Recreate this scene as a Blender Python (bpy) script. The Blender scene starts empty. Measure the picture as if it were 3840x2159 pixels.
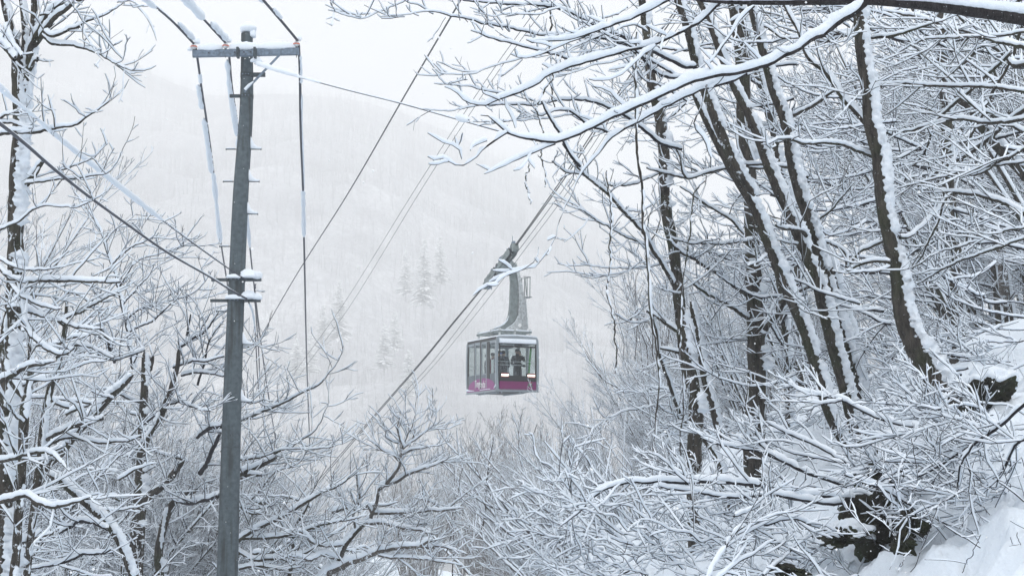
import bpy, bmesh, math, random
import numpy as np
from mathutils import Vector, Matrix
PI = math.pi
SC = bpy.context.scene
COL = SC.collection
F = 5666.0                       # focal length in photograph pixels (3840 wide)
PITCH = math.radians(7.0)
CP, SP = math.cos(PITCH), math.sin(PITCH)
HZ = 1079.5 + F*math.tan(PITCH)  # the horizon row

def P(x, y, d):
    """point seen at photograph position (x, y), d metres down the viewing axis"""
    cx = (x-1920.0)/F*d; cz = -(y-1079.5)/F*d
    return np.array([cx, d*CP - cz*SP, d*SP + cz*CP])
def px(w, d): return w/F*d
CROPS = dict(A=(1276,0,2), B=(2552,0,2), C=(1900,600,2), D=(2552,718,2), E=(1900,1435,2), G=(2552,1435,2),
             H=(0,0,2), I=(0,718,2), J=(0,1435,2), K=(1000,1400,1.908), S=(0,0,1))
def cv(tag, pts):
    ox, oy, s = CROPS[tag]
    return [(ox+p[0]/s, oy+p[1]/s, p[2]/s) for p in pts]

# ---------------------------------------------------------------- objects
def link(o, parent=None):
    COL.objects.link(o)
    if parent is not None: o.parent = parent
    return o
def tag(o, label=None, cat=None, group=None, kind=None):
    if label: o['label'] = label
    if cat: o['category'] = cat
    if group: o['group'] = group
    if kind: o['kind'] = kind
    return o
def empty(name, loc=(0,0,0), **kw):
    o = bpy.data.objects.new(name, None); o.location = loc; o.empty_display_size = .3
    link(o); return tag(o, **kw)
def mesh_np(name, V, Q, mat, parent=None, smooth=True, T=None):
    """V (n,3), Q (m,4) quads, T (k,3) triangles"""
    me = bpy.data.meshes.new(name)
    V = np.asarray(V, dtype=np.float32)
    nq = 0 if Q is None else len(Q); nt = 0 if T is None else len(T)
    me.vertices.add(len(V)); me.vertices.foreach_set('co', V.ravel())
    me.loops.add(nq*4+nt*3); me.polygons.add(nq+nt)
    idx = []; 
    if nq: idx.append(np.asarray(Q, dtype=np.int32).ravel())
    if nt: idx.append(np.asarray(T, dtype=np.int32).ravel())
    me.loops.foreach_set('vertex_index', np.concatenate(idx))
    st = np.concatenate([np.arange(nq)*4, nq*4+np.arange(nt)*3]).astype(np.int32)
    me.polygons.foreach_set('loop_start', st)
    me.polygons.foreach_set('use_smooth', np.full(nq+nt, smooth))
    me.update(calc_edges=True); me.validate()
    me.materials.append(mat)
    o = bpy.data.objects.new(name, me)
    if parent is not None:
        pl = np.array(parent.location, dtype=np.float32)
        par = parent.parent
        while par is not None: pl = pl+np.array(par.location, dtype=np.float32); par = par.parent
        me.vertices.foreach_set('co', (V-pl).ravel())
    return link(o, parent)

class Bag:
    """collects numpy geometry for one mesh"""
    def __init__(s): s.V=[]; s.Q=[]; s.T=[]; s.n=0
    def add(s, V, Q=None, T=None):
        V = np.asarray(V, dtype=np.float32).reshape(-1,3)
        if Q is not None and len(Q): s.Q.append(np.asarray(Q)+s.n)
        if T is not None and len(T): s.T.append(np.asarray(T)+s.n)
        s.V.append(V); s.n += len(V)
    def box(s, c, sx, sy, sz, M=None):
        v = np.array([[x,y,z] for x in (-.5,.5) for y in (-.5,.5) for z in (-.5,.5)])*[sx,sy,sz]
        if M is not None: v = v @ np.asarray(M).T
        s.add(v+np.asarray(c), [[0,1,3,2],[4,6,7,5],[0,4,5,1],[2,3,7,6],[0,2,6,4],[1,5,7,3]])
    def bar(s, a, b, w, h=None, up=(0,0,1)):
        """a bar of section w x h from a to b"""
        a=np.asarray(a,float); b=np.asarray(b,float); h=h or w
        t=b-a; L=np.linalg.norm(t); t/=L
        u=np.asarray(up,float); sd=np.cross(t,u)
        if np.linalg.norm(sd)<1e-3: sd=np.cross(t,[1,0,0])
        sd/=np.linalg.norm(sd); u=np.cross(sd,t)
        s.box((a+b)/2, w, L, h, np.stack([sd,t,u],1))
    def tube(s, pts, r, sides=8, cap=True):
        pts=np.asarray(pts,float)[None]; R=np.asarray(r,float)*np.ones(pts.shape[1])
        V,Q=tubes(pts,R[None],sides)
        s.add(V,Q)
        if cap:
            K=pts.shape[1]
            for k in (0,K-1):
                ring=V[k*sides:(k+1)*sides]; T=[[0,i,i+1] for i in range(1,sides-1)]
                s.add(ring,None,T)
    def build(s, name, mat, parent=None, smooth=False):
        return mesh_np(name, np.concatenate(s.V), np.concatenate(s.Q) if s.Q else None, mat, parent, smooth,
                       np.concatenate(s.T) if s.T else None)

def frames(Pt):
    T = np.gradient(Pt, axis=1); T /= np.linalg.norm(T,axis=2,keepdims=True)+1e-9
    ov = Pt[:,-1]-Pt[:,0]; ov = ov/(np.linalg.norm(ov,axis=1,keepdims=True)+1e-9)
    ref = np.where(np.abs(ov[:,2:3])>.75, np.array([[.3,1,0]]), np.array([[0,0,1.]]))
    S_ = np.cross(T, ref[:,None,:]*np.ones_like(T)); S_ /= np.linalg.norm(S_,axis=2,keepdims=True)+1e-9
    return T, S_, np.cross(S_, T)
def quads(N,K,S):
    k=np.arange(K-1)[:,None]; j=np.arange(S)[None,:]; j2=(j+1)%S
    q=np.stack([k*S+j, k*S+j2, (k+1)*S+j2, (k+1)*S+j],-1).reshape(-1,4)
    return (q[None]+(np.arange(N)*K*S)[:,None,None]).reshape(-1,4)
def tubes(Pt, R, S):
    N,K,_=Pt.shape
    T,A,B=frames(Pt)
    a=np.arange(S)/S*2*PI
    V=Pt[:,:,None,:]+R[:,:,None,None]*(np.cos(a)[None,None,:,None]*A[:,:,None,:]+np.sin(a)[None,None,:,None]*B[:,:,None,:])
    return V.reshape(-1,3), quads(N,K,S)

WIND = np.array([.30,-.30,1.0]); WIND/=np.linalg.norm(WIND)
def snow_on(Pt, R, S, rng, base=.028, k=.45, lim=.055, gap=.0, lump=.25, steep=.30, rough=0.0, wk=1.1, lin=1.6):
    """snow lying along branches: (N,K) rings above each branch"""
    N,K,_=Pt.shape
    T,_,_=frames(Pt)
    hf=np.sqrt(np.clip(1-(T@WIND)**2,0,1))                 # 1 when level, 0 when upright
    U=WIND-T*(T@WIND)[...,None]; U/=np.linalg.norm(U,axis=2,keepdims=True)+1e-6
    A=np.cross(T,U)
    g=np.clip((hf-steep)/.35,0,1)
    # smooth noise along the branch
    ph=rng.random((N,1,4))*6.28; s=np.linspace(0,1,K)[None,:,None]
    seg=np.linalg.norm(np.diff(Pt,axis=1),axis=2).sum(1)[:,None,None]
    fr=np.array([1.3,3.1,6.5,12.])*.9
    n=(np.sin(ph+s*seg*fr*2)*np.array([.35,.3,.2,.15])).sum(2)
    n=n+(rng.normal(0,lump*1.0,(N,K)) if rough<=.1 else lump*1.2*(lambda z:(z[:,:-2]+z[:,1:-1]+z[:,2:])/3)(rng.normal(0,1,(N,K+2))))
    m=1+lump*n*1.2; m2=1+lump*1.7*(lambda z:(z[:,:-2]+z[:,1:-1]+z[:,2:])/3)(rng.normal(0,1,(N,K+2))) if rough>.1 else m
    gate=np.clip((n-(-1+gap*2))/.25,0,1) if gap>0 else 1.0
    th=np.minimum(lim,base*(.45+.55*np.clip(R/.012,0,1))+k*R)*m*g**.6*gate
    th=np.minimum(th, lin*R+.012)
    hw=(R*wk+.003+.16*th)*(.35+.65*g)*(gate**.5 if gap>0 else 1)*(.7+.3*m2)
    e=np.ones(K); e[0]=.45; e[-1]=.45; 
    th=th*e; hw=hw*e
    th=np.maximum(th,.0005); hw=np.maximum(hw,.0005)
    full=R*.65+th
    cen=Pt+U*((R+th)-full/2)[...,None]
    a=np.arange(S)/S*2*PI+PI/2
    ca,sa=np.cos(a),np.sin(a)
    rr=np.ones((N,K,S))
    if rough>0: rr=1+rng.normal(0,rough,(N,K,S))
    V=cen[:,:,None,:]+(hw[:,:,None]*ca*rr)[...,None]*A[:,:,None,:]+(full[:,:,None]/2*sa*rr)[...,None]*U[:,:,None,:]
    Q=quads(N,K,S)
    return V.reshape(-1,3),Q

def resample(pts, K):
    """Catmull-Rom through pts (n,m) to K rows"""
    p=np.asarray(pts,float)
    if len(p)==2: 
        t=np.linspace(0,1,K)[:,None]; return p[0]*(1-t)+p[1]*t
    d=np.linalg.norm(np.diff(p[:,:3],axis=0),axis=1)**.5; d=np.maximum(d,1e-4)
    tt=np.concatenate([[0],np.cumsum(d)])
    # tangents
    m=np.zeros_like(p)
    m[1:-1]=((p[1:-1]-p[:-2])/d[:-1,None]*d[1:,None]+(p[2:]-p[1:-1])/d[1:,None]*d[:-1,None])/(d[:-1]+d[1:])[:,None]
    m[0]=(p[1]-p[0])/d[0]; m[-1]=(p[-1]-p[-2])/d[-1]
    # parameter by arc length
    L=np.concatenate([[0],np.cumsum(np.linalg.norm(np.diff(p[:,:3],axis=0),axis=1))])
    q=np.interp(np.linspace(0,L[-1],K),L,tt)
    i=np.clip(np.searchsorted(tt,q,side='right')-1,0,len(p)-2)
    h=d[i][:,None]; u=((q-tt[i])/d[i])[:,None]
    return ((2*u**3-3*u**2+1)*p[i]+(u**3-2*u**2+u)*h*m[i]+(-2*u**3+3*u**2)*p[i+1]+(u**3-u**2)*h*m[i+1])

def grow(Pp, Rp, rng, spacing=.25, nmax=60, Kc=5, lrat=.5, lmin=.15, lmax=2.5, ang=(.5,1.1), t0=.15, rr=.55, rmin=.0025,
         up=.15, flat=.6, bend=.3, wob=.12, tip=.0018, lk=.011, bias=None, labs=None):
    """vectorised side branches on parent branches -> (N,Kc,3),(N,Kc)"""
    N,K,_=Pp.shape
    seg=np.linalg.norm(np.diff(Pp,axis=1),axis=2); L=seg.sum(1)
    cnt=np.minimum(nmax,np.floor(L*(1-t0)/spacing+rng.random(N)).astype(int))
    pid=np.repeat(np.arange(N),cnt); M=len(pid)
    if M==0: return np.zeros((0,Kc,3)),np.zeros((0,Kc))
    t=t0+(1-t0)*rng.random(M)**.9
    f=t*(K-1); i=np.clip(f.astype(int),0,K-2); u=(f-i)[:,None]
    b=Pp[pid,i]*(1-u)+Pp[pid,i+1]*u
    tg=Pp[pid,i+1]-Pp[pid,i]; tg/=np.linalg.norm(tg,axis=1,keepdims=True)+1e-9
    r=Rp[pid,i]*(1-u[:,0])+Rp[pid,i+1]*u[:,0]
    v=rng.normal(0,1,(M,3)); v[:,2]*=flat; v[:,2]+=up
    if bias is not None: v+=np.asarray(bias)
    v-=tg*(v*tg).sum(1,keepdims=True); v/=np.linalg.norm(v,axis=1,keepdims=True)+1e-9
    a=rng.uniform(ang[0],ang[1],M)[:,None]
    d=np.cos(a)*tg+np.sin(a)*v
    if labs: ln=rng.uniform(labs[0],labs[1],M)*(1.1-.55*t)
    else: ln=np.clip(L[pid]*lrat*(1.15-.75*t)*rng.uniform(.5,1.2,M),lmin,lmax)
    r0=np.minimum(r*rr,np.maximum(rmin,ln*lk)); r0=np.maximum(r0,rmin*.8)
    w=rng.normal(0,wob,(M,Kc,3)).cumsum(axis=1)
    s=np.linspace(0,1,Kc)[None,:,None]
    dirs=d[:,None,:]+w+np.array([0,0,1.])*bend*s
    dirs/=np.linalg.norm(dirs,axis=2,keepdims=True)
    step=dirs[:,:-1]*(ln/(Kc-1))[:,None,None]
    pts=np.concatenate([b[:,None,:],b[:,None,:]+np.cumsum(step,axis=1)],1)
    R=r0[:,None]*(1-s[...,0])+tip*s[...,0]
    R=np.minimum(R,r0[:,None])
    return pts,R
# ---------------------------------------------------------------- materials
def nmat(name):
    m=bpy.data.materials.new(name); m.use_nodes=True
    nt=m.node_tree; b=nt.nodes['Principled BSDF']; return m,nt,b
def N(nt,t,**kw):
    n=nt.nodes.new(t)
    for k,v in kw.items():
        if hasattr(n,k): setattr(n,k,v)
        else: n.inputs[k].default_value=v
    return n
def ramp(nt,src,stops):
    r=nt.nodes.new('ShaderNodeValToRGB'); nt.links.new(src,r.inputs[0])
    while len(r.color_ramp.elements)<len(stops): r.color_ramp.elements.new(.5)
    for e,(p,c) in zip(r.color_ramp.elements,stops):
        e.position=p; e.color=(*c,1) if len(c)==3 else c
    return r
def coords(nt,kind='Object',scale=(1,1,1)):
    t=nt.nodes.new('ShaderNodeTexCoord'); m=nt.nodes.new('ShaderNodeMapping'); m.inputs['Scale'].default_value=scale
    nt.links.new(t.outputs[kind],m.inputs[0]); return m.outputs[0]
def noise(nt,co,scale,detail=4,rough=.6):
    n=nt.nodes.new('ShaderNodeTexNoise'); n.inputs['Scale'].default_value=scale; n.inputs['Detail'].default_value=detail
    n.inputs['Roughness'].default_value=rough; nt.links.new(co,n.inputs['Vector']); return n
def bump(nt,b,src,strength=.4,dist=.02):
    n=nt.nodes.new('ShaderNodeBump'); n.inputs['Strength'].default_value=strength; n.inputs['Distance'].default_value=dist
    nt.links.new(src,n.inputs['Height']); nt.links.new(n.outputs[0],b.inputs['Normal'])
def mix(nt,f,a,b_):
    n=nt.nodes.new('ShaderNodeMix'); n.data_type='RGBA'
    for s,v in ((0,f),(6,a),(7,b_)):
        if isinstance(v,(int,float)): n.inputs[s].default_value=v
        elif isinstance(v,tuple): n.inputs[s].default_value=(*v,1)
        else: nt.links.new(v,n.inputs[s])
    return n.outputs[2]
SNOWC=(.755,.82,.89)
def mat_snow(name='snow',bs=25,bd=.012,strength=.5):
    m,nt,b=nmat(name); co=coords(nt)
    n=noise(nt,co,bs,5); r=ramp(nt,noise(nt,co,3,3).outputs[0],[(.3,(.755,.825,.90)),(.7,(.82,.87,.93))])
    nt.links.new(r.outputs[0],b.inputs['Base Color']); b.inputs['Roughness'].default_value=.75
    b.inputs['Specular IOR Level'].default_value=.25
    bump(nt,b,n.outputs[0],strength,bd); return m
def mat_bark(name,c0,c1,fleck=.0,scale=14,green=0):
    m,nt,b=nmat(name); co=coords(nt,scale=(1,1,.22)); co2=coords(nt)
    n=noise(nt,co,scale,6,.7)
    r=ramp(nt,n.outputs[0],[(.32,c0),(.68,c1)])
    col=r.outputs[0]
    if green:
        g=ramp(nt,noise(nt,co2,2.2,3).outputs[0],[(.5,(0,0,0)),(.68,(green,)*3)])
        col=mix(nt,g.outputs[0],col,(.035,.05,.018))
    if True:
        f2=ramp(nt,noise(nt,co2,38,3,.8).outputs[0],[(.66,(0,0,0)),(.70,(.9,.9,.9))])
        col=mix(nt,f2.outputs[0],col,(.6,.66,.72))
    if fleck:
        f=ramp(nt,noise(nt,co2,9,5,.75).outputs[0],[(.60-fleck*.1,(0,0,0)),(.66-fleck*.1,(1,1,1))])
        col=mix(nt,f.outputs[0],col,(.75,.8,.86))
    nt.links.new(col,b.inputs['Base Color']); b.inputs['Roughness'].default_value=.9
    b.inputs['Specular IOR Level'].default_value=.2
    bump(nt,b,n.outputs[0],1.0,.05); return m
def mat_plain(name,c,rough=.5,metal=0,var=.15,scale=8,spec=.5,bmp=0):
    m,nt,b=nmat(name); co=coords(nt)
    n=noise(nt,co,scale,5,.65)
    lo=tuple(x*(1-var) for x in c); hi=tuple(min(1,x*(1+var)) for x in c)
    r=ramp(nt,n.outputs[0],[(.35,lo),(.65,hi)])
    nt.links.new(r.outputs[0],b.inputs['Base Color']); b.inputs['Roughness'].default_value=rough
    b.inputs['Metallic'].default_value=metal; b.inputs['Specular IOR Level'].default_value=spec
    if bmp: bump(nt,b,n.outputs[0],bmp,.01)
    return m
M={}
M['snow']=mat_snow('snow')
M['snow_rough']=mat_snow('clotted_snow',18,.03,.8)
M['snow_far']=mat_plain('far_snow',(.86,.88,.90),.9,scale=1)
M['bark']=mat_bark('dark_bark',(.010,.009,.009),(.095,.083,.071),0,20,.45)
M['bark_fleck']=mat_bark('flecked_bark',(.012,.011,.010),(.095,.083,.07),.25,18,.4)
M['bark_near']=mat_bark('near_bark',(.016,.015,.017),(.065,.058,.06),0,30)
M['bark_grey']=mat_bark('grey_bark',(.05,.045,.042),(.15,.135,.12),.5,12)
M['twig']=mat_plain('twig_bark',(.021,.020,.025),.9,var=.35,scale=4,spec=.2)
M['twig_brown']=mat_plain('brown_twig_bark',(.062,.052,.048),.9,var=.3,scale=3,spec=.2)
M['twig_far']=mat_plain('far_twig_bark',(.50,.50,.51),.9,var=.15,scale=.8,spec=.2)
def mat_concrete():
    m,nt,b=nmat('pole_concrete'); co=coords(nt); cs=coords(nt,scale=(1,1,.08))
    n=noise(nt,co,12,6,.6); st=noise(nt,cs,9,3,.5)
    r=ramp(nt,n.outputs[0],[(.3,(.050,.069,.080)),(.7,(.105,.133,.15))])
    s=ramp(nt,st.outputs[0],[(.50,(0,0,0)),(.66,(.75,.75,.75))])
    nt.links.new(mix(nt,s.outputs[0],r.outputs[0],(.028,.032,.034)),b.inputs['Base Color'])
    b.inputs['Roughness'].default_value=.8; bump(nt,b,n.outputs[0],.12,.002); return m
M['concrete']=mat_concrete()
M['galv']=mat_plain('galvanised_steel',(.16,.21,.27),.55,.3,.35,20)
M['galv_dark']=mat_plain('dark_steel',(.05,.065,.075),.5,.3,.3,20)
M['cable']=mat_plain('wire_sheath',(.05,.055,.075),.6,0,.3,40)
M['rope']=mat_plain('steel_rope',(.055,.06,.065),.5,.2,.5,60)
M['porcelain']=mat_plain('porcelain',(.62,.64,.66),.25,0,.1,8)
M['orange']=mat_plain('insulator_band',(.55,.10,.04),.4,0,.1,8)
M['rock']=mat_bark('mossy_rock',(.006,.006,.005),(.035,.032,.02),0,6,.6)
M['ground']=None
# ---------------------------------------------------------------- terrain
def smax(*a, k=.6):
    m=np.maximum.reduce(a); return m+k*np.log(sum(np.exp((x-m)/k) for x in a))
_rn=np.random.default_rng(5)
_W=[(_rn.normal(0,1,2)*s,_rn.random()*6.28,a) for s,a,c in ((.15,.5,3),(.4,.22,4),(1.2,.09,6),(2.6,.05,8),(5.5,.022,8),(11,.010,10)) for _ in range(c)]
def lumps(X,Y):
    z=0
    for (k,p,a) in _W: z=z+a*np.sin(k[0]*X+k[1]*Y+p)
    return z
_LT=_rn.random((8,256,256))
def vnoise(X,Y,s,l):
    x=X/s+37.3*l+900; y=Y/s+11.7*l+900; i=np.floor(x).astype(int); j=np.floor(y).astype(int); u=x-i; v=y-j; u=u*u*(3-2*u); v=v*v*(3-2*v)
    T=_LT[l]; f=lambda a,b: T[a%256,b%256]
    return (f(i,j)*(1-u)+f(i+1,j)*u)*(1-v)+(f(i,j+1)*(1-u)+f(i+1,j+1)*u)*v
def puff(X,Y):
    z=0
    for l,(s,a) in enumerate(((1.6,.16),(.8,.13),(.42,.10),(.22,.055),(.12,.028))):
        z=z+a*(1-np.abs(2*vnoise(X,Y,s,l)-1)*1.6)
    return z*1.3
def ground_h(X,Y):
    X=np.asarray(X,float);Y=np.asarray(Y,float)
    bank=.72*(X-4.2-.12*np.clip(Y-22,0,400))-.05*np.clip(20-Y,-10,20)-.02*np.clip(Y-40,0,400)
    bank=np.minimum(bank, 1.0+.22*(X-6.2)+.5*np.tanh((X-6.2)*.3))
    valley=-4.6-.09*np.clip(Y-18,0,260)+0*X
    left=-3.4+.22*(-X-6)-.06*np.clip(Y-20,0,300)
    left=np.minimum(left,-1+0*X)
    here=-1.7-.4*np.clip(Y-3,0,99)
    return smax(bank,valley,left,here,k=.5)+.42*lumps(X,Y)*np.clip((Y-1)/6,.1,1)
def grid_mesh(name,X,Y,Z,mat):
    n,m=X.shape
    V=np.stack([X,Y,Z],-1).reshape(-1,3)
    i=np.arange(n-1)[:,None]*m+np.arange(m-1)[None]
    Q=np.stack([i,i+1,i+m+1,i+m],-1).reshape(-1,4)
    return mesh_np(name,V,Q,mat)
def build_ground():
    m,nt,b=nmat('snowy_ground'); co=coords(nt)
    n=noise(nt,co,1.3,7,.7); n2=noise(nt,co,7,5)
    geo=nt.nodes.new('ShaderNodeNewGeometry'); sx=nt.nodes.new('ShaderNodeSeparateXYZ'); nt.links.new(geo.outputs['Normal'],sx.inputs[0])
    c=mix(nt,ramp(nt,n.outputs[0],[(.63,(0,0,0)),(.67,(.85,.85,.85))]).outputs[0],SNOWC,(.04,.035,.028))
    nt.links.new(c,b.inputs['Base Color']); b.inputs['Roughness'].default_value=.8; b.inputs['Specular IOR Level'].default_value=.2
    bump(nt,b,n2.outputs[0],.7,.06)
    # near sheet, finer toward the camera's right bank
    y=np.concatenate([np.arange(-6,9,.5),np.arange(9,24,.045),np.arange(24,30,.2),np.arange(30,60,.5),np.arange(60,262,3)])
    x=np.concatenate([np.arange(-90,-12,3),np.arange(-12,1,.5),np.arange(1,8.5,.045),np.arange(8.5,30,.5),np.arange(30,93,3)])
    X,Y=np.meshgrid(x,y)
    Z=ground_h(X,Y)+puff(X,Y)*np.clip((30-Y)/8,0,1)*np.clip((Y-7)/3,0,1)
    tag(grid_mesh('ground',X,Y,Z,m),kind='structure')
RIDGE=[(-2600,260),(-1200,150),(-200,120),(150,165),(450,225),(620,300),(750,345),(950,335),(1250,345),(1500,400),(1720,480),(1900,570),(2150,690),(2500,900),(3000,1150),(3800,1400),(5200,1500),(7000,1500)]
_W2=[(_rn.normal(0,1,2)*s,_rn.random()*6.28,a) for s,a,c in ((.006,16,4),(.014,7,6),(.04,2.2,8),(.1,.8,8)) for _ in range(c)]
def ridge_z(pxx,r): return (HZ-np.interp(pxx,[p[0] for p in RIDGE],[p[1] for p in RIDGE]))/F*r
R0,R1=235.,1450.
def mountain_h(X,Y):
    r=np.hypot(X,Y); pxx=1920+F*X/np.maximum(Y,1)
    zr=ridge_z(pxx,R1); t=np.clip((r-R0)/(R1-R0),0,1.25)
    f=np.where(t<1, .25*t+.75*t**1.35, 1-.8*(t-1))
    z=-27+f*(zr+27)
    w=0
    for (k,p,a) in _W2: w=w+a*np.sin(k[0]*X+k[1]*Y+p)
    return z+w*np.clip(t*5,0,1)*np.clip((1.0-t)*3,.12,1)-2
def build_mountain():
    m,nt,b=nmat('wooded_mountainside'); co=coords(nt,scale=(1,1,1))
    n=noise(nt,co,.012,9,.72); v=nt.nodes.new('ShaderNodeTexNoise')
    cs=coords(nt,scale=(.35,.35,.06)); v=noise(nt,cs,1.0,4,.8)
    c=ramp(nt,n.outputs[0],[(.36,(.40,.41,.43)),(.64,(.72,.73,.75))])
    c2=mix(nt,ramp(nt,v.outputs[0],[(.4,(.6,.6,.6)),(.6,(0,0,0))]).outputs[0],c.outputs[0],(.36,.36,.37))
    nt.links.new(c2,b.inputs['Base Color']); b.inputs['Roughness'].default_value=1; b.inputs['Specular IOR Level'].default_value=0
    az=np.linspace(-.75,.95,260); r=np.concatenate([np.linspace(R0,R1,200),np.linspace(R1+10,R1*1.2,8)])
    A,Rr=np.meshgrid(az,r); X=Rr*np.sin(A); Y=Rr*np.cos(A)
    Z=mountain_h(X,Y)
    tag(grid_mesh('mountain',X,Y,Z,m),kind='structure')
    # the bare wood on it, one mass
    g=np.random.default_rng(9)
    n=26000
    rr=R0+(R1-R0)*g.random(n)**1.25; aa=g.uniform(-.36,.40,n)
    X=rr*np.sin(aa); Y=rr*np.cos(aa); Z=mountain_h(X,Y)-.5
    h=g.uniform(8,17,n)*(1+.3*(rr>900)); base=np.stack([X,Y,Z],1)
    lean=g.normal(0,.06,(n,3)); lean[:,2]=1
    h=h*.8; K=4; s=np.linspace(0,1,K)
    Pt=base[:,None]+lean[:,None]*(h[:,None]*s)[...,None]+g.normal(0,.15,(n,K,3))
    w=.07+.00010*rr
    R=(w[:,None]*(1-.8*s))
    B1=Bag(); V,Q=tubes(Pt,R,3); B1.add(V,Q)
    P2,R2=grow(Pt,R,g,spacing=2.2,nmax=6,Kc=3,labs=(2,6),ang=(.3,.8),up=.5,bend=.5,t0=.3,rr=.55,rmin=.05,tip=.03,lk=.02)
    V,Q=tubes(P2,R2,3); B1.add(V,Q)
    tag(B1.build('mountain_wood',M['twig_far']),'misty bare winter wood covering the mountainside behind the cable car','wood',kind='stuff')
CONIF=[(1590,1185,430,22),(1520,1130,470,16),(1650,1100,480,18),(1440,1410,380,13),(1480,1340,400,12),(1270,1310,420,19),(1210,1330,430,14),(1340,1160,520,15),(1110,1460,330,11),
       (1160,1420,350,10),(1040,1760,300,10),(590,700,900,24),(520,760,820,20),(1480,680,880,20),(1530,1520,330,12),(880,1180,560,16)]
CWORDS=['tallest misty conifer with layered snowy boughs left of the carriage','smaller misty conifer just left of the tallest one beside the carriage','misty conifer nearest the cable car carriage',
 'short snowy conifer left of the cable car cabin','second short snowy conifer close beside the cabin level','tall misty conifer where the thin haul ropes cross it','narrow misty conifer just left of the thin haul ropes','misty conifer above the thin haul ropes on the slope',
 'small snowy conifer right of the right hand drop wire','small snowy conifer beside the double haul ropes','low snowy conifer near the far crossarm below','very faint conifer high on the slope left of the pole','faint conifer lowest left of the pole, near the telecom wire',
 'very faint conifer high on the ridge left of the nearest branch tips','snowy conifer straight below the cabin, left side','faint conifer just right of the utility pole shaft']
def build_conifers():
    for i,(x,y,d,h) in enumerate(CONIF):
        g=np.random.default_rng(50+i)
        d*=1.45; h*=1.45; b=P(x,y,d); 
        t=empty('conifer',b,label=CWORDS[i],cat='conifer',group='snowy conifers on the misty slope')
        tr=Bag(); tr.tube([b,b+[0,0,h*.5],b+[.2,0,h]],[.16,.12,.04],5); tr.build('trunk',M['twig_far'],t,True)
        n=int(h*15); z=h*(.15+.85*g.random(n)**.9); a=g.uniform(0,6.28,n); L=(h-z)*.17+2.0; L*=g.uniform(.3,1.2,n)*(1-.6*(z/h)**4)
        K=5; s=np.linspace(0,1,K)
        rad=L[:,None]*s; zz=z[:,None]+rad*.12-(rad**2)*.055
        Pt=np.stack([b[0]+rad*np.cos(a)[:,None],b[1]+rad*np.sin(a)[:,None],b[2]+zz],-1)
        pr=np.array([.5,1,1,.8,.15])
        # flat needle pads and their snow
        T,A,U=frames(Pt)
        for nm,mat,oz,th,wd in (('needles',mat_needle,0,.12,.36),('snow',M['snow_far'],.10,.20,.42)):
            w=(.2+L*.14)[:,None]*pr*wd*2*g.uniform(.7,1.2,(n,K)); an=np.arange(6)/6*2*PI
            c=Pt+np.array([0,0,oz])
            V=c[:,:,None]+(w[...,None]*np.cos(an))[...,None]*A[:,:,None]+np.array([0,0,1.])*((th*pr)[None,:,None]*np.sin(an))[...,None]
            B_=Bag(); B_.add(V.reshape(-1,3),quads(n,K,6)); B_.build(nm,mat,t,True)
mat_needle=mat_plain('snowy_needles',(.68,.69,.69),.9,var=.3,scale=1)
# ---------------------------------------------------------------- near trees, limb by limb
DEFLV=[dict(spacing=.22,labs=(.25,1.1),ang=(.45,1.15),up=.35,flat=.55,bend=.35,wob=.2,Kc=6,rr=.5,lk=.012,rmin=.006,tip=.0034),
       dict(spacing=.15,lrat=.45,lmin=.08,lmax=.5,ang=(.4,1.0),up=.25,bend=.3,Kc=4,rr=.7,lk=.011,rmin=.0038,tip=.0026)]
def limb_pts(spec,K=None,sp=.07):
    crop,d0,d1,pts=spec[:4]
    q=cv(crop,pts); x=np.array(q)
    L=np.concatenate([[0],np.cumsum(np.hypot(np.diff(x[:,0]),np.diff(x[:,1])))]); L/=L[-1]
    dd=d0+(d1-d0)*L
    W=np.array([[*P(a,b,d),w/2/F*d] for (a,b,w),d in zip(q,dd)])
    tot=np.linalg.norm(np.diff(W[:,:3],axis=0),axis=1).sum()
    return resample(W,K or int(min(90,max(6,tot/sp)))),tot
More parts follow.
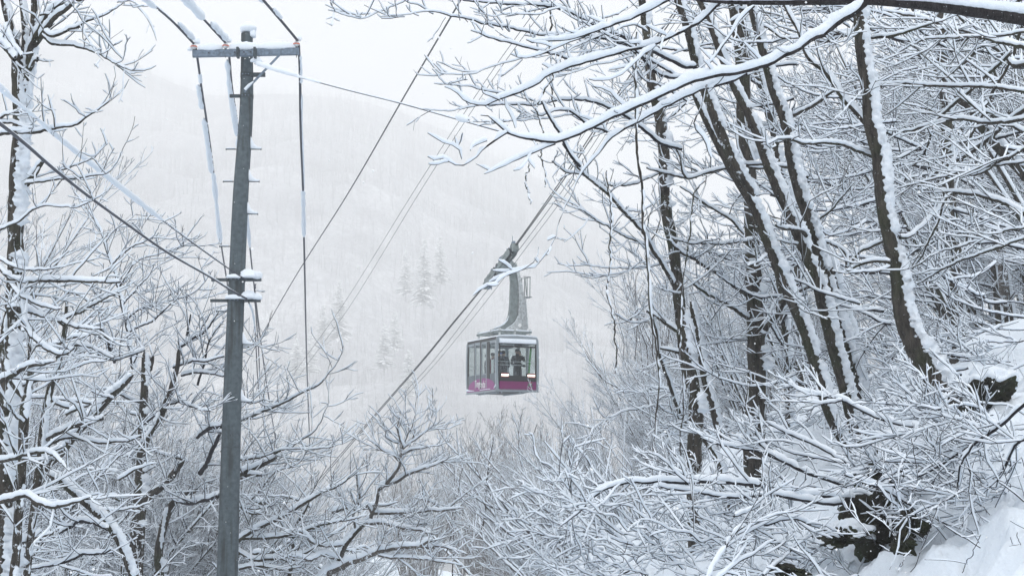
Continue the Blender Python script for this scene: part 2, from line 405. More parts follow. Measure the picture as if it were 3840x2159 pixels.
def near_tree(name,label,seed,trunks=(),limbs=(),lv=DEFLV,group=None,bark='bark',twig='twig',snow=None,tsnow=None,cat='tree',wob=1.0,gsub=1.0,hang=False,rk=.85,ttw=False,tk=1.0):
    g=np.random.default_rng(seed)
    snow=dict(base=.03,k=.5,lim=.065,lump=.22)|(snow or {})
    tsnow=dict(base=.03,k=.42,lim=.11,lump=.22,steep=.05,rough=.24,wk=.74,gap=.10,lin=.8)|(tsnow or {})
    first=(trunks or limbs)[0]
    w0,_=limb_pts(first,8); loc=Vector(w0[0][:3])
    t=empty(name,loc,label=label,cat=cat,group=group)
    bags=dict(trunk=Bag(),branches=Bag(),snow=Bag())
    par=[]
    ext=[]
    for s in trunks:                                  # carry the stems on above the picture
        q=cv(s[0],s[3]); e=q[-1]; p=q[-2]
        if e[1]<0 and name!='near_bough':
            m=max(1,math.hypot(e[0]-p[0],e[1]-p[1])); ux,uy=(e[0]-p[0])/m,(e[1]-p[1])/m
            q=q+[(e[0]+ux*260-20,e[1]+uy*260,e[2]*.62),(e[0]+ux*520-70,e[1]+uy*520,e[2]*.25)]
            ext.append(('S',s[1],s[2],q))
        else: ext.append(s)
    trunks=ext
    for s in trunks:
        W,tot=limb_pts(s,sp=.10); K=len(W); W[:,3]*=tk
        r=W[:,3]*(1+g.normal(0,.035,K)); c=W[:,:3]+np.cumsum(g.normal(0,.004,(K,3)),0)*0
        a=np.arange(14)/14*2*PI
        T,A,B_=frames(c[None])
        r[0]*=.35 if K>3 else 1; r[-1]*=.35; r[-2]*=.9
        rr=r[:,None]*(1+.05*np.sin(3*a+g.random()*6)[None]+g.normal(0,.03,(K,14)))
        V=c[:,None]+rr[...,None]*(np.cos(a)[None,:,None]*A[0][:,None]+np.sin(a)[None,:,None]*B_[0][:,None])
        bags['trunk'].add(V.reshape(-1,3),quads(1,K,14))
        W2,_=limb_pts(s,K=int(min(420,tot/.03))); W2[:,3]*=tk
        V,Q=snow_on(W2[None,:,:3],W2[None,:,3],12,g,**tsnow); bags['snow'].add(V,Q)
        par.append(s)
    for s in limbs:
        W,tot=limb_pts(s,sp=.05); K=len(W); W[:,3]*=rk
        c=W[:,:3]; big=W[:,3].max()>.02
        jit=np.cumsum(g.normal(0,1,(K,3)),0); jit-=np.linspace(0,1,K)[:,None]*jit[-1]; jit*=.0045*wob
        c=c+jit
        V,Q=tubes(c[None],np.maximum(W[None,:,3]*1.12*(1+g.normal(0,.05,K)),.003),9 if big else 6); bags['branches'].add(V,Q)
        ov=dict(snow); 
        if len(s)>4: ov|=s[4]
        o2=dict(ov); 
        V,Q=snow_on(c[None],W[None,:,3],10 if big else 7,g,**(o2|dict(rough=.05))); bags['snow'].add(V,Q)
        par.append(s)
    if lv and par:
        src=[limb_pts(s,K=18)[0] for s in limbs]+([limb_pts(s,K=18)[0] for s in trunks] if ttw else [])
        if src:
            A=np.array(src); Pp,Rp=A[:,:,:3],A[:,:,3]*rk
            for l,o in enumerate(lv):
                Pp,Rp=grow(Pp,Rp,g,**o)
                if len(Pp)==0: break
                V,Q=tubes(Pp,Rp,5 if l==0 else 3); bags['branches'].add(V,Q)
                kk=Pp.shape[1]
                V,Q=snow_on(Pp,Rp,6 if l==0 else 4,g,**(snow|dict(gap=.25 if l else .12,lump=.35))); bags['snow'].add(V,Q)
    mats=dict(trunk=M[bark],branches=M[twig] if not trunks else M[twig],snow=M['snow_rough'] if trunks else M['snow'])
    for k,b in bags.items():
        if b.V: b.build(k,mats[k],t,True)
    return t

def build_near():
    # the big bough reaching in from the upper right, closest to the camera
    lvN=[dict(spacing=.34,labs=(.08,.30),ang=(.5,1.2),up=.5,flat=.5,bend=.2,Kc=5,rr=.4,lk=.011,rmin=.003,tip=.002),]
    d=10.5
    near_tree('near_bough','thick snow laden bough reaching in from the upper right, closest to the camera',1,
      trunks=[('S',d+.5,d+.5,[(4420,2500,150),(4400,1700,130),(4360,900,118),(4330,300,104),(4290,-400,80),(4250,-1000,50)]),('B',d+.4,d,[(3560,330,120),(3100,235,118),(2700,160,115),(2576,140,110),(2200,85,92),(1800,35,76),(1400,10,62),(1130,12,56),(720,18,45),(300,14,32),(60,-5,24)],)],
      limbs=[
       ('B',d,d-.3,[(1385,30,62),(1280,110,54),(1120,200,50),(950,310,45),(640,480,40),(420,535,36),(200,575,32),(0,645,30),(-250,760,28),(-552,900,27),(-752,1000,26),(-952,1078,25),(-1130,1040,22),(-1290,1000,19),(-1370,930,14),(-1440,870,9),(-1500,865,5)]),
       ('A',d-.3,d-.5,[(1245,1000,20),(1110,1080,17),(1050,1140,14),(985,1215,13),(930,1255,11),(840,1235,9),(790,1190,8),(700,1200,6),(655,1175,4)]),
       ('A',d-.4,d-.5,[(1100,1060,14),(1030,1090,11),(975,1130,4)]),
       ('A',d-.4,d-.5,[(912,1198,5),(895,1150,5),(880,1106,6),(780,1075,6),(700,1030,5),(655,998,4)]),
       ('A',d-.4,d-.5,[(880,1105,4),(900,1055,4),(915,1005,3)]),
       ('A',d-.2,d-.4,[(1610,1080,20),(1450,1140,16),(1330,1190,13),(1220,1240,11),(1150,1280,8),(1080,1305,4)]),
       ('A',d-.3,d-.4,[(1430,1150,9),(1390,1220,8),(1350,1262,7),(1300,1280,4)]),
       ('B',d+.1,d-.2,[(500,545,30),(380,600,28),(260,640,26),(0,740,24),(-252,885,22),(-420,990,20),(-525,1070,18),(-572,1140,15),(-700,1290,13),(-770,1400,12),(-810,1490,11),(-860,1590,9),(-905,1690,9),(-940,1800,8),(-1000,1900,8),(-1068,1980,7),(-1140,2000,6),(-1280,2030,5),(-1330,2033,5),(-1408,2030,4)]),
       ('C',d-.2,d-.3,[(240,655,8),(225,740,7),(140,815,7),(60,848,7),(-10,880,6),(-60,935,6),(-150,955,5),(-250,1015,3)]),
       ('B',d+.1,d-.1,[(300,20,30),(180,110,28),(0,228,26),(-252,330,25),(-552,415,24),(-800,488,23),(-990,560,21),(-1100,640,19),(-1250,700,17),(-1380,755,15),(-1490,792,13),(-1600,772,11),(-1690,690,7),(-1770,652,4)]),
       ('A',d-.1,d-.2,[(1190,752,10),(1120,720,8),(1075,690,7),(1060,658,4)]),
       ('A',d+.1,d-.1,[(2560,-60,28),(2460,0,26),(2300,90,24),(2150,150,22),(1990,205,20),(1900,238,18),(1750,303,15),(1580,322,13),(1440,330,10),(1395,300,5)]),
       ('A',d,d-.2,[(1880,245,12),(1700,335,11),(1500,402,10),(1350,432,8),(1280,408,4)]),
       ('B',d,d-.1,[(550,40,17),(470,110,16),(390,220,15),(290,360,13),(205,490,11)]),
       ('A',d,d-.3,[(2365,340,13),(2250,435,12),(2120,560,10),(2030,600,9),(1950,612,8),(1865,595,3)]),
       ('B',d,d,[(200,640,16),(150,790,13),(90,925,13),(180,1060,12),(230,1190,9)]),
       ('B',d,d,[(330,570,14),(300,600,11),(250,650,10),(215,690,8)]),
       ('A',d,d,[(1740,490,8),(1700,430,7),(1690,360,6),(1700,300,4)]),
       ('A',d,d,[(2000,910,9),(1980,960,6),(1960,900,5),(1950,860,4)]),
       ('A',d,d,[(2170,820,10),(2080,770,9),(2020,700,7),(1900,650,4)]),
       ('A',d,d,[(1320,960,6),(1270,860,6),(1235,760,5),(1225,690,3)]),
      ],lv=lvN,bark='bark_near',twig='bark_near',rk=.78,snow=dict(base=.040,k=.9,lim=.064,lump=.27,wk=1.22,lin=6,gap=.10),tsnow=dict(steep=.2,gap=0,lump=.16,lim=.12,wk=1.0,k=.6,base=.04,rough=.06),cat='tree branch')
    lvM=[dict(spacing=.20,labs=(.15,.75),ang=(.45,1.15),up=.3,flat=.6,bend=.35,Kc=6,rr=.5,lk=.0105,rmin=.005,tip=.003),
         dict(spacing=.13,lrat=.5,lmin=.08,lmax=.4,ang=(.4,1.0),up=.4,bend=.3,Kc=4,rr=.7,lk=.010,rmin=.003,tip=.002)]
    # leaning trunk whose upper boughs sweep left across the sky
    near_tree('leaning_tree','leaning tree whose snowy upper boughs sweep left across the white sky',2,
      trunks=[('S',19.5,19,[(2830,735,28),(2775,655,34),(2717,530,36),(2655,375,34),(2612,250,32),(2582,125,30),(2542,0,27),(2510,-90,24)])],
      limbs=[
       ('A',19,16.5,[(2665,500,34),(2560,480,33),(2350,380,30),(2150,285,28),(1960,210,26),(1850,150,25),(1700,80,22),(1500,42,19),(1200,28,16),(940,0,12),(860,-30,8)]),
       ('A',19,15.5,[(2690,600,28),(2450,600,26),(2350,560,25),(2250,455,23),(2080,345,21),(1900,292,20),(1700,287,18),(1450,280,17),(1250,235,15),(1050,190,14),(850,145,12),(700,118,9),(470,130,5),(300,128,3)]),
       ('A',16.3,15.8,[(700,110,8),(610,55,7),(500,15,6),(440,-20,4)]),
       ('A',16.3,15,[(620,-30,10),(510,0,9),(400,50,9),(250,110,8),(150,135,6),(0,105,5),(-90,78,3)]),
       ('A',17,16,[(1780,490,18),(1650,425,17),(1500,375,16),(1300,330,15),(1100,282,12),(980,230,7)]),
       ('A',17,16,[(1560,400,9),(1300,465,8),(1120,512,7),(1000,550,6),(850,550,5),(730,548,4),(695,500,2)]),
       ('A',17,16,[(1300,720,10),(1100,680,10),(1010,652,8),(900,640,7),(780,620,5),(690,520,3)]),
       ('A',20,16.5,[(2560,1120,28),(2400,1060,27),(2250,940,25),(2100,850,23),(1900,765,21),(1700,740,19),(1530,765,17),(1450,782,16),(1200,778,14),(1000,800,9),(800,830,5),(620,820,3)]),
       ('A',18,17,[(2000,990,20),(1850,930,18),(1750,850,17),(1620,840,15),(1500,870,12),(1430,830,6)]),
       ('A',17,17.5,[(1510,760,15),(1560,850,17),(1640,980,19),(1730,1150,20),(1800,1250,22)]),
       ('A',19,17,[(2600,620,20),(2400,500,18),(2250,420,16),(2150,330,14),(2000,260,12),(1900,215,10),(1820,165,7)]),
       ('A',19,17,[(2600,760,14),(2420,650,12),(2300,600,10),(2200,480,9),(2060,370,8),(1900,390,6),(1700,400,4)]),
       ('A',18,16.5,[(2300,240,12),(2180,190,12),(2050,230,12),(1800,330,10),(1640,450,8),(1600,600,5)]),
       ('A',18,17,[(2200,430,10),(2050,470,9),(1900,490,8),(1750,550,6),(1560,575,4)]),
       ('A',18,16,[(2150,60,12),(2000,130,11),(1850,190,10),(1700,250,8),(1560,290,6),(1400,300,4)]),
       ('A',17,16.3,[(1650,60,9),(1500,100,8),(1400,95,7),(1280,90,6),(1150,110,4),(1000,90,3)]),
       ('A',18,16,[(1750,860,12),(1600,880,9),(1400,900,8),(1200,910,6),(1060,915,3)]),
      ],lv=lvM,bark='bark_fleck',twig='twig',snow=dict(base=.036,k=.55,lim=.06))
    # tree with the limb crossing the centre right
    near_tree('flecked_trunk_tree','tall flecked trunk nearest the cable car, first full trunk right of the cabin',3,
      trunks=[('S',21,21,[(2600,2080,42),(2605,1910,55),(2600,1795,58),(2605,1685,58),(2610,1535,55),(2597,1435,50),(2572,1330,48),(2555,1200,45),(2540,1050,43),(2525,925,42),(2500,800,42),(2490,700,40),(2493,620,44),(2476,450,40),(2446,320,38),(2421,100,30),(2400,-40,26)])],
      limbs=[
       ('C',21,18.5,[(1255,950,30),(1160,810,28),(1080,690,27),(1020,560,26),(900,410,25),(760,250,23),(600,130,20),(500,10,16),(420,-120,12)]),
       ('C',21,19,[(1180,80,16),(1000,150,18),(800,180,20),(680,160,20),(560,95,18),(440,80,14),(340,10,9)]),
       ('C',21,18.5,[(1100,650,16),(1000,620,16),(850,550,13),(700,470,11),(580,385,8),(440,330,4)]),
       ('C',21,19.5,[(1235,760,15),(1100,795,12),(1000,802,10),(800,812,8),(680,800,6),(550,775,4)]),
       ('C',20.5,19.5,[(960,810,9),(830,862,8),(700,865,6),(580,870,3)]),
       ('C',21,21,[(1310,1300,36),(1200,1220,30),(1050,1130,22)]),
       ('C',21,20,[(1300,1000,12),(1200,985,9),(1150,965,5)]),
       ('C',21,20,[(1050,1210,12),(960,1225,10),(840,1170,8),(810,1150,5)]),
       ('C',21,21,[(1330,970,8),(1400,930,9),(1500,850,10),(1600,760,10),(1710,640,8)]),
       ('C',21,21,[(1330,1448,30),(1230,1420,24),(1150,1410,18)]),
       ('C',21,22,[(1090,1180,18),(1120,1280,22),(1150,1448,24),(1220,1700,26),(1300,1900,28),(1350,1970,26)]),
       ('E',21,19,[(1450,380,18),(1340,280,14),(1200,200,9),(1100,130,5)]),
       ('E',21,19,[(1340,270,10),(1200,330,9),(1100,350,7),(1050,400,5)]),
       ('E',21,19,[(1050,180,12),(900,210,12),(780,260,10),(660,340,9),(600,420,6),(540,510,3)]),
      ],lv=DEFLV,bark='bark_fleck',twig='bark_fleck',tsnow=dict(gap=.52))
    near_tree('straight_trunk_tree','straight upright dark trunk with three limbs forking from it, thickest in the right thicket',4,
      trunks=[('S',23,23,[(2838,2000,64),(2835,1900,66),(2826,1800,70),(2825,1700,74),(2832,1590,78),(2840,1435,75),(2838,1300,70),(2832,1150,66),(2825,1000,60),(2820,850,56),(2815,725,55),(2800,550,55),(2790,430,55),(2782,200,52),(2760,90,38),(2735,-20,28)])],
      limbs=[
       ('C',23,20,[(1800,1010,32),(1650,910,30),(1500,810,27),(1400,740,24),(1300,690,20),(1210,600,12)]),
       ('C',23,21.5,[(1810,1190,32),(1700,1110,30),(1600,1050,27),(1480,980,24),(1400,930,18)]),
       ('D',23,22,[(600,1110,54),(650,1010,44),(720,930,38),(800,800,33),(880,752,28),(1000,705,24),(1120,640,20)]),
       ('C',22.5,20.5,[(1925,598,25),(1700,612,22),(1500,622,19),(1350,612,15),(1200,570,8)]),
       ('C',23,20.5,[(2260,130,26),(2100,52,28),(1900,62,26),(1700,52,24),(1500,102,22),(1340,132,22),(1190,95,18),(1050,60,12)]),
       ('C',22,21,[(1345,125,15),(1310,60,14),(1290,-30,12),(1200,-150,9),(1100,-260,6)]),
       ('C',21.5,21,[(1780,560,14),(1700,470,20),(1600,400,18),(1450,300,14),(1300,200,10)]),
       ('C',22,21,[(1480,150,8),(1400,260,8),(1385,400,7),(1380,600,5)]),
       ('D',22.5,21,[(610,420,12),(500,450,12),(350,470,10),(200,450,8),(90,460,5)]),
       ('D',23,22,[(500,1110,16),(350,1130,14),(200,1140,10),(110,1160,5)]),
       ('D',23,23,[(590,700,26),(570,620,18),(540,590,12)]),
       ('D',23,22,[(500,1090,12),(300,1100,10),(180,1080,6)]),
      ],lv=DEFLV,bark='bark',twig='bark',tsnow=dict(gap=.6))
    near_tree('slanting_trunk_tree','slanting dark trunk with snow along its upper side, crossing in front of the straight trunk',5,
      trunks=[('S',20,20,[(3200,1720,34),(3142,1620,42),(3102,1535,46),(3082,1438,48),(3057,1368,48),(3022,1258,50),(2987,1168,50),(2952,1093,50),(2902,968,48),(2862,868,46),(2825,775,44),(2750,650,38),(2690,540,32),(2640,440,25),(2590,330,18)])],
      limbs=[('D',20,19,[(640,480,22),(590,520,18),(500,560,10)]),
             ('D',20,19,[(870,860,12),(1000,920,10),(1100,960,6)])],tk=.84,lv=DEFLV,twig='bark')
    near_tree('slanting_trunk_tree','long slanting trunk left of the snow covered double trunk, with a left stub',6,
      trunks=[('S',20.5,20.5,[(3245,1720,56),(3215,1640,58),(3185,1530,52),(3162,1438,52),(3142,1368,54),(3117,1268,56),(3092,1168,56),(3067,1068,54),(3027,968,52),(2982,853,50),(2952,793,48),(2912,700,46),(2872,600,42),(2847,525,40),(2817,450,38),(2777,375,35),(2745,310,33),(2707,215,31),(2662,90,29),(2612,-20,26)])],
      limbs=[('D',20.5,19.5,[(950,340,34),(900,300,30),(850,285,26),(780,280,24),(715,255,18)]),
             ('B',20.5,19.5,[(500,60,10),(450,120,8),(400,330,7),(380,420,4)]),
             ('D',20.5,20,[(900,400,16),(820,390,14),(740,370,10),(660,350,6)])],tk=.84,lv=DEFLV,twig='bark')
    near_tree('double_trunk_tree','double trunk with a broad sheet of snow between its two stems, growing from the rocks',7,
      trunks=[('S',21,21,[(3290,1800,80),(3262,1660,70),(3232,1560,58),(3212,1430,50),(3178,1320,48),(3140,1200,50),(3105,1068,48),(3072,968,46),(3047,868,46),(3017,778,46),(2997,724,46),(2967,600,44),(2952,500,42),(2932,425,40),(2902,350,37),(2872,240,34),(2842,125,32),(2815,20,30),(2800,-40,28)]),
              ('S',21.3,21.6,[(3270,1680,50),(3250,1560,46),(3225,1430,40),(3205,1320,38),(3175,1200,38),(3145,1090,36),(3110,985,36),(3080,900,34)])],
      limbs=[('D',21,21,[(1060,370,24),(1130,400,22),(1220,455,22),(1240,520,22),(1248,575,24),(1280,530,24),(1330,470,26),(1430,415,28),(1530,370,28)]),
             ('D',21,20,[(1040,210,16),(1130,130,14),(1200,60,12),(1280,-40,10)]),
             ('B',21,20,[(850,870,26),(950,820,25),(1040,765,23),(1100,715,20),(1180,665,12)]),
             ('B',21,20,[(700,1240,26),(620,1235,24),(450,1245,22),(250,1300,22),(50,1342,20),(20,1290,16),(0,1200,12)]),
             ('B',21,20.5,[(600,190,18),(680,230,18),(760,280,14),(900,290,10)]),
             ('B',21,20.2,[(830,1050,22),(760,1060,20),(640,1085,14)])],tk=.9,lv=DEFLV,twig='bark',tsnow=dict(wk=1.0,lim=.13))
    near_tree('curved_trunk_tree','large trunk curving out of the snowy bank, standing alone at the right',8,
      trunks=[('S',17.5,18,[(3600,1545,120),(3555,1500,108),(3502,1418,88),(3442,1318,76),(3397,1218,66),(3377,1118,60),(3367,1018,56),(3342,918,53),(3320,818,51),(3307,724,50),(3292,575,50),(3267,475,50),(3252,325,46),(3232,200,45),(3222,45,42),(3215,-30,40)])],
      limbs=[('B',18,18.5,[(1400,950,44),(1340,860,40),(1230,740,35),(1100,560,33),(960,440,29),(880,260,26),(780,60,22),(740,-60,18)]),
             ('B',18,16.5,[(1440,1180,26),(1200,1100,25),(1050,1090,24),(900,1092,23),(830,1065,20),(740,1050,16),(640,1085,10)]),
             ('D',17.5,19,[(1645,350,28),(1720,340,25),(1850,222,24),(1950,120,22),(2010,20,18)]),
             ('D',17.5,18,[(1570,530,28),(1460,520,24),(1350,545,20),(1260,590,14),(1180,612,8)]),
             ('D',17.5,17,[(1570,560,20),(1480,590,18),(1380,600,14),(1260,610,8)]),
             ('B',18,17,[(1430,290,22),(1600,265,20),(1720,225,18),(1850,190,14),(1990,150,8)]),
             ('B',18,19,[(1310,270,16),(1200,240,14),(1080,200,10),(1000,160,6)]),
             ('B',18,16.8,[(1430,600,6),(1380,650,7),(1300,740,7),(1220,830,6),(1150,900,4)]),
             ('B',18,17,[(1420,150,8),(1330,250,8),(1250,300,6),(1100,340,5),(950,370,3)])],lv=DEFLV,twig='bark')
    # boughs on the far right
    lvR=[dict(spacing=.20,labs=(.3,1.3),ang=(.4,1.1),up=.2,flat=.5,bend=.25,Kc=6,rr=.55,lk=.012,rmin=.006,tip=.0036),
         dict(spacing=.14,lrat=.5,lmin=.1,lmax=.6,ang=(.4,1.0),up=.2,bend=.2,Kc=4,rr=.7,lk=.011,rmin=.004,tip=.0028)]
    near_tree('right_edge_tree','right edge tree sending long level snowy boughs left, above the diagonal ones',9,
      limbs=[('B',17,20,[(2700,400,34),(2576,365,32),(2330,290,28),(2100,240,26),(1850,150,23),(1700,110,20),(1560,90,12)]),
             ('B',17,20,[(2700,380,20),(2330,300,24),(2100,235,22),(1800,215,20),(1600,275,18),(1430,290,12)]),
             ('B',17,19,[(2700,720,26),(2576,690,24),(2250,672,23),(1950,665,21),(1700,640,18),(1500,640,12),(1360,610,8),(1120,650,4)]),
             ('B',17,19,[(2700,880,28),(2576,892,27),(2300,910,25),(2050,900,23),(1850,958,20),(1640,990,12)]),
             ('B',18,19,[(2700,1080,28),(2576,1005,27),(2350,880,25),(2230,830,22),(2130,750,18),(2060,680,12)]),
             ('B',16,18,[(2700,230,22),(2576,250,20),(2400,280,18),(2250,290,16),(2000,300,14),(1850,310,11),(1700,380,8),(1560,470,5)]),
             ('B',19,21,[(2700,450,40),(2520,500,36),(2430,400,34),(2300,300,30),(2150,170,24),(2050,90,18)]),
             ('B',20,22,[(2600,-20,26),(2450,60,24),(2300,150,18),(2200,260,12)])],
      lv=lvR,bark='bark',twig='bark',snow=dict(base=.04,k=.6,lim=.08))
    near_tree('right_edge_tree','tree at the right edge with steep diagonal snowy boughs crossing below the level ones',10,
      limbs=[('B',18,20,[(2700,760,34),(2576,825,32),(2420,950,30),(2300,1045,29),(2100,1185,27),(1980,1260,24),(1880,1335,20),(1780,1400,14)]),
             ('B',19,21,[(2480,400,26),(2430,450,25),(2300,570,24),(2150,700,23),(2000,825,21),(1900,950,20),(1850,1105,18),(1750,1245,14)]),
             ('B',20,21,[(2560,200,24),(2500,360,24),(2420,560,22),(2350,690,20),(2270,850,19),(2200,980,18),(2140,1120,15),(2100,1260,10)]),
             ('B',19,20,[(2230,380,24),(2120,480,23),(2020,560,22),(1930,620,16)]),
             ('B',16.5,18.5,[(2700,1170,18),(2576,1210,17),(2350,1240,15),(2100,1290,13),(1900,1330,11),(1700,1400,8),(1550,1440,5)]),
             ('B',16,18,[(2700,1060,20),(2560,1130,19),(2400,1210,17),(2250,1290,14),(2050,1300,10)]),
             ('D',17,19,[(2700,120,36),(2576,170,34),(2400,90,30),(2200,40,26),(2000,10,22),(1850,-20,16)]),
             ('D',16,18,[(2700,320,20),(2480,390,18),(2250,470,17),(2050,540,15),(1930,600,12),(1780,690,8)]),
             ('D',16,18,[(2700,230,16),(2500,290,15),(2300,350,13),(2100,420,11),(1900,460,8)]),
             ('D',17,18,[(2040,20,18),(1990,80,18),(1930,240,17),(1870,360,16),(1820,460,13),(1740,580,8),(1700,660,5)])],
      lv=lvR,bark='bark',twig='bark',snow=dict(base=.04,k=.6,lim=.08))
    near_tree('background_trunk_tree','upright mossy trunk half hidden by boughs, between the curved trunk and the right edge',11,
      trunks=[('S',27,27,[(3588,1420,50),(3582,1380,42),(3578,1300,42),(3575,1168,44),(3585,1000,42),(3578,868,42),(3557,724,44),(3552,575,44),(3547,400,42),(3537,250,40),(3532,50,38),(3528,-30,36)])],
      limbs=[('D',27,25,[(2080,560,20),(2130,400,18),(2170,250,14),(2200,120,10)]),
             ('D',27,25,[(2060,900,22),(1990,760,18),(1920,650,12)]),
             ('B',27,25,[(1960,500,20),(1850,430,17),(1700,400,12),(1600,420,8)]),
             ('B',27,25,[(1990,900,20),(1900,850,17),(1760,800,12),(1620,760,8)])],lv=lvR,bark='bark',twig='bark',tsnow=dict(gap=.5))
    near_tree('diagonal_log_tree','thick diagonal trunk under a wide band of snow at the far right',12,
      trunks=[('S',24,24,[(3900,720,42),(3840,650,40),(3760,570,38),(3700,500,36),(3650,430,32),(3602,370,28),(3555,320,24),(3500,260,20)])],
      limbs=[('B',24,23,[(2350,1050,24),(2500,1000,20),(2650,960,14)]),('B',24,22,[(2250,900,20),(2150,1010,17),(2050,1080,10)])],lv=lvR,tsnow=dict(wk=1.0,k=.9,lim=.16,base=.06,gap=0,lump=.15))
    near_tree('background_trunk_tree','grey trunk farthest right in the thicket, behind the diagonal trunk',13,
      trunks=[('S',36,36,[(3765,1150,34),(3760,1000,34),(3745,860,33),(3740,720,31),(3735,560,29),(3720,380,26),(3705,220,22)])],
      limbs=[('B',36,34,[(2370,900,20),(2250,800,15),(2100,760,8)]),('B',36,34,[(2360,700,20),(2480,620,15),(2600,560,8)])],lv=lvR,bark='bark_grey',tsnow=dict(gap=.6))
    near_tree('background_trunk_tree','narrow dark trunk wrapped in snow between the straight and the slanting trunks',14,
      trunks=[('S',25,25,[(2960,1600,30),(2955,1440,28),(2952,1330,27),(2940,1200,26),(2925,1080,24),(2905,960,20),(2890,850,16)])],
      limbs=[('D',25,24,[(750,1000,20),(820,880,18),(900,700,14),(940,560,10)]),('D',25,24,[(800,1200,18),(700,1050,16),(640,900,12),(620,760,8)])],lv=lvR,bark='bark_fleck',tsnow=dict(gap=.3,wk=1.1,lin=1.5))
    near_tree('background_trunk_tree','thin leaning trunk with a snow ridge just right of the flecked trunk',15,
      trunks=[('S',22.5,22.5,[(2705,1640,28),(2690,1600,27),(2672,1520,26),(2645,1435,25),(2628,1330,24),(2610,1230,22),(2590,1130,18)]),
              ('S',22.5,22.5,[(2735,1920,30),(2712,1840,28),(2695,1740,26),(2650,1660,18),(2610,1610,10)])],
      limbs=[('C',22.5,21,[(1540,1200,10),(1600,1100,8),(1700,1040,5)])],lv=DEFLV,bark='bark')
    near_tree('background_trunk_tree','thin dark trunk between the double trunk and the slanting trunks, high up',16,
      trunks=[('S',26,26,[(3010,1250,26),(2990,1000,27),(2970,860,27),(2952,724,28),(2922,625,28),(2902,500,28),(2872,390,27),(2842,280,25),(2800,130,22),(2770,-20,20)])],
      limbs=[('B',26,25,[(600,640,22),(520,600,19),(440,570,12)]),('B',26,24,[(700,1000,18),(780,900,14),(860,780,8)])],lv=lvR,bark='bark')
    # fill boughs between the trunks of the upper right thicket
    g=np.random.default_rng(77)
    def filler(n,x0,x1,y0,y1,d0,d1,lx,seed,lab,sl=(-.45,.45),w=(12,26),side=-1,lv=lvR,**k):
        gg=np.random.default_rng(seed); L=[]
        for i in range(n):
            x=gg.uniform(x0,x1); y=gg.uniform(y0,y1); dd=gg.uniform(d0,d1); l=gg.uniform(*lx)*(side if gg.random()<.8 else -side); s=gg.uniform(*sl); w0=gg.uniform(*w)/2
            c=gg.uniform(-.12,.12)*abs(l); pts=[]
            for q in np.linspace(0,1,6):
                pts.append((x+l*q,y+s*l*q*side*-1+c*math.sin(q*PI)*1.6-abs(l)*.12*q*q+gg.normal(0,5),w0*(1-.75*q)))
            L.append(('S',dd,dd+gg.uniform(-2,1),pts))
        return near_tree('thicket_tree',lab,seed,limbs=L,lv=lv,group='trees of the snowy right hand thicket',**k)
    sn=dict(base=.042,k=.6,lim=.075)
    filler(26,3000,3900,-40,500,22,30,(250,620),201,'maze of snowy boughs filling the top right corner behind the curved trunk',snow=sn)
    filler(26,3050,3950,450,1000,22,30,(250,620),202,'maze of snowy boughs right of the curved trunk at mid height',snow=sn)
    filler(22,2950,3900,950,1450,20,28,(250,560),203,'low maze of snowy boughs behind the base of the curved trunk',snow=sn,sl=(-.2,.5))
    filler(14,2880,3350,0,700,23,30,(220,480),204,'snowy boughs filling the gap left of the curved trunk, upper part',snow=sn)
    filler(16,2850,3400,700,1300,22,28,(200,460),205,'snowy boughs filling the gap left of the curved trunk, lower part',snow=sn)
    filler(6,2500,2950,500,1100,22,27,(120,300),206,'fine snowy sprays between the first two big trunks',snow=sn,w=(8,16))
    filler(12,2350,3000,-30,420,19,24,(150,380),207,'fine dark sprays high among the leaning trunks at the top',snow=sn,w=(8,16))
    return filler
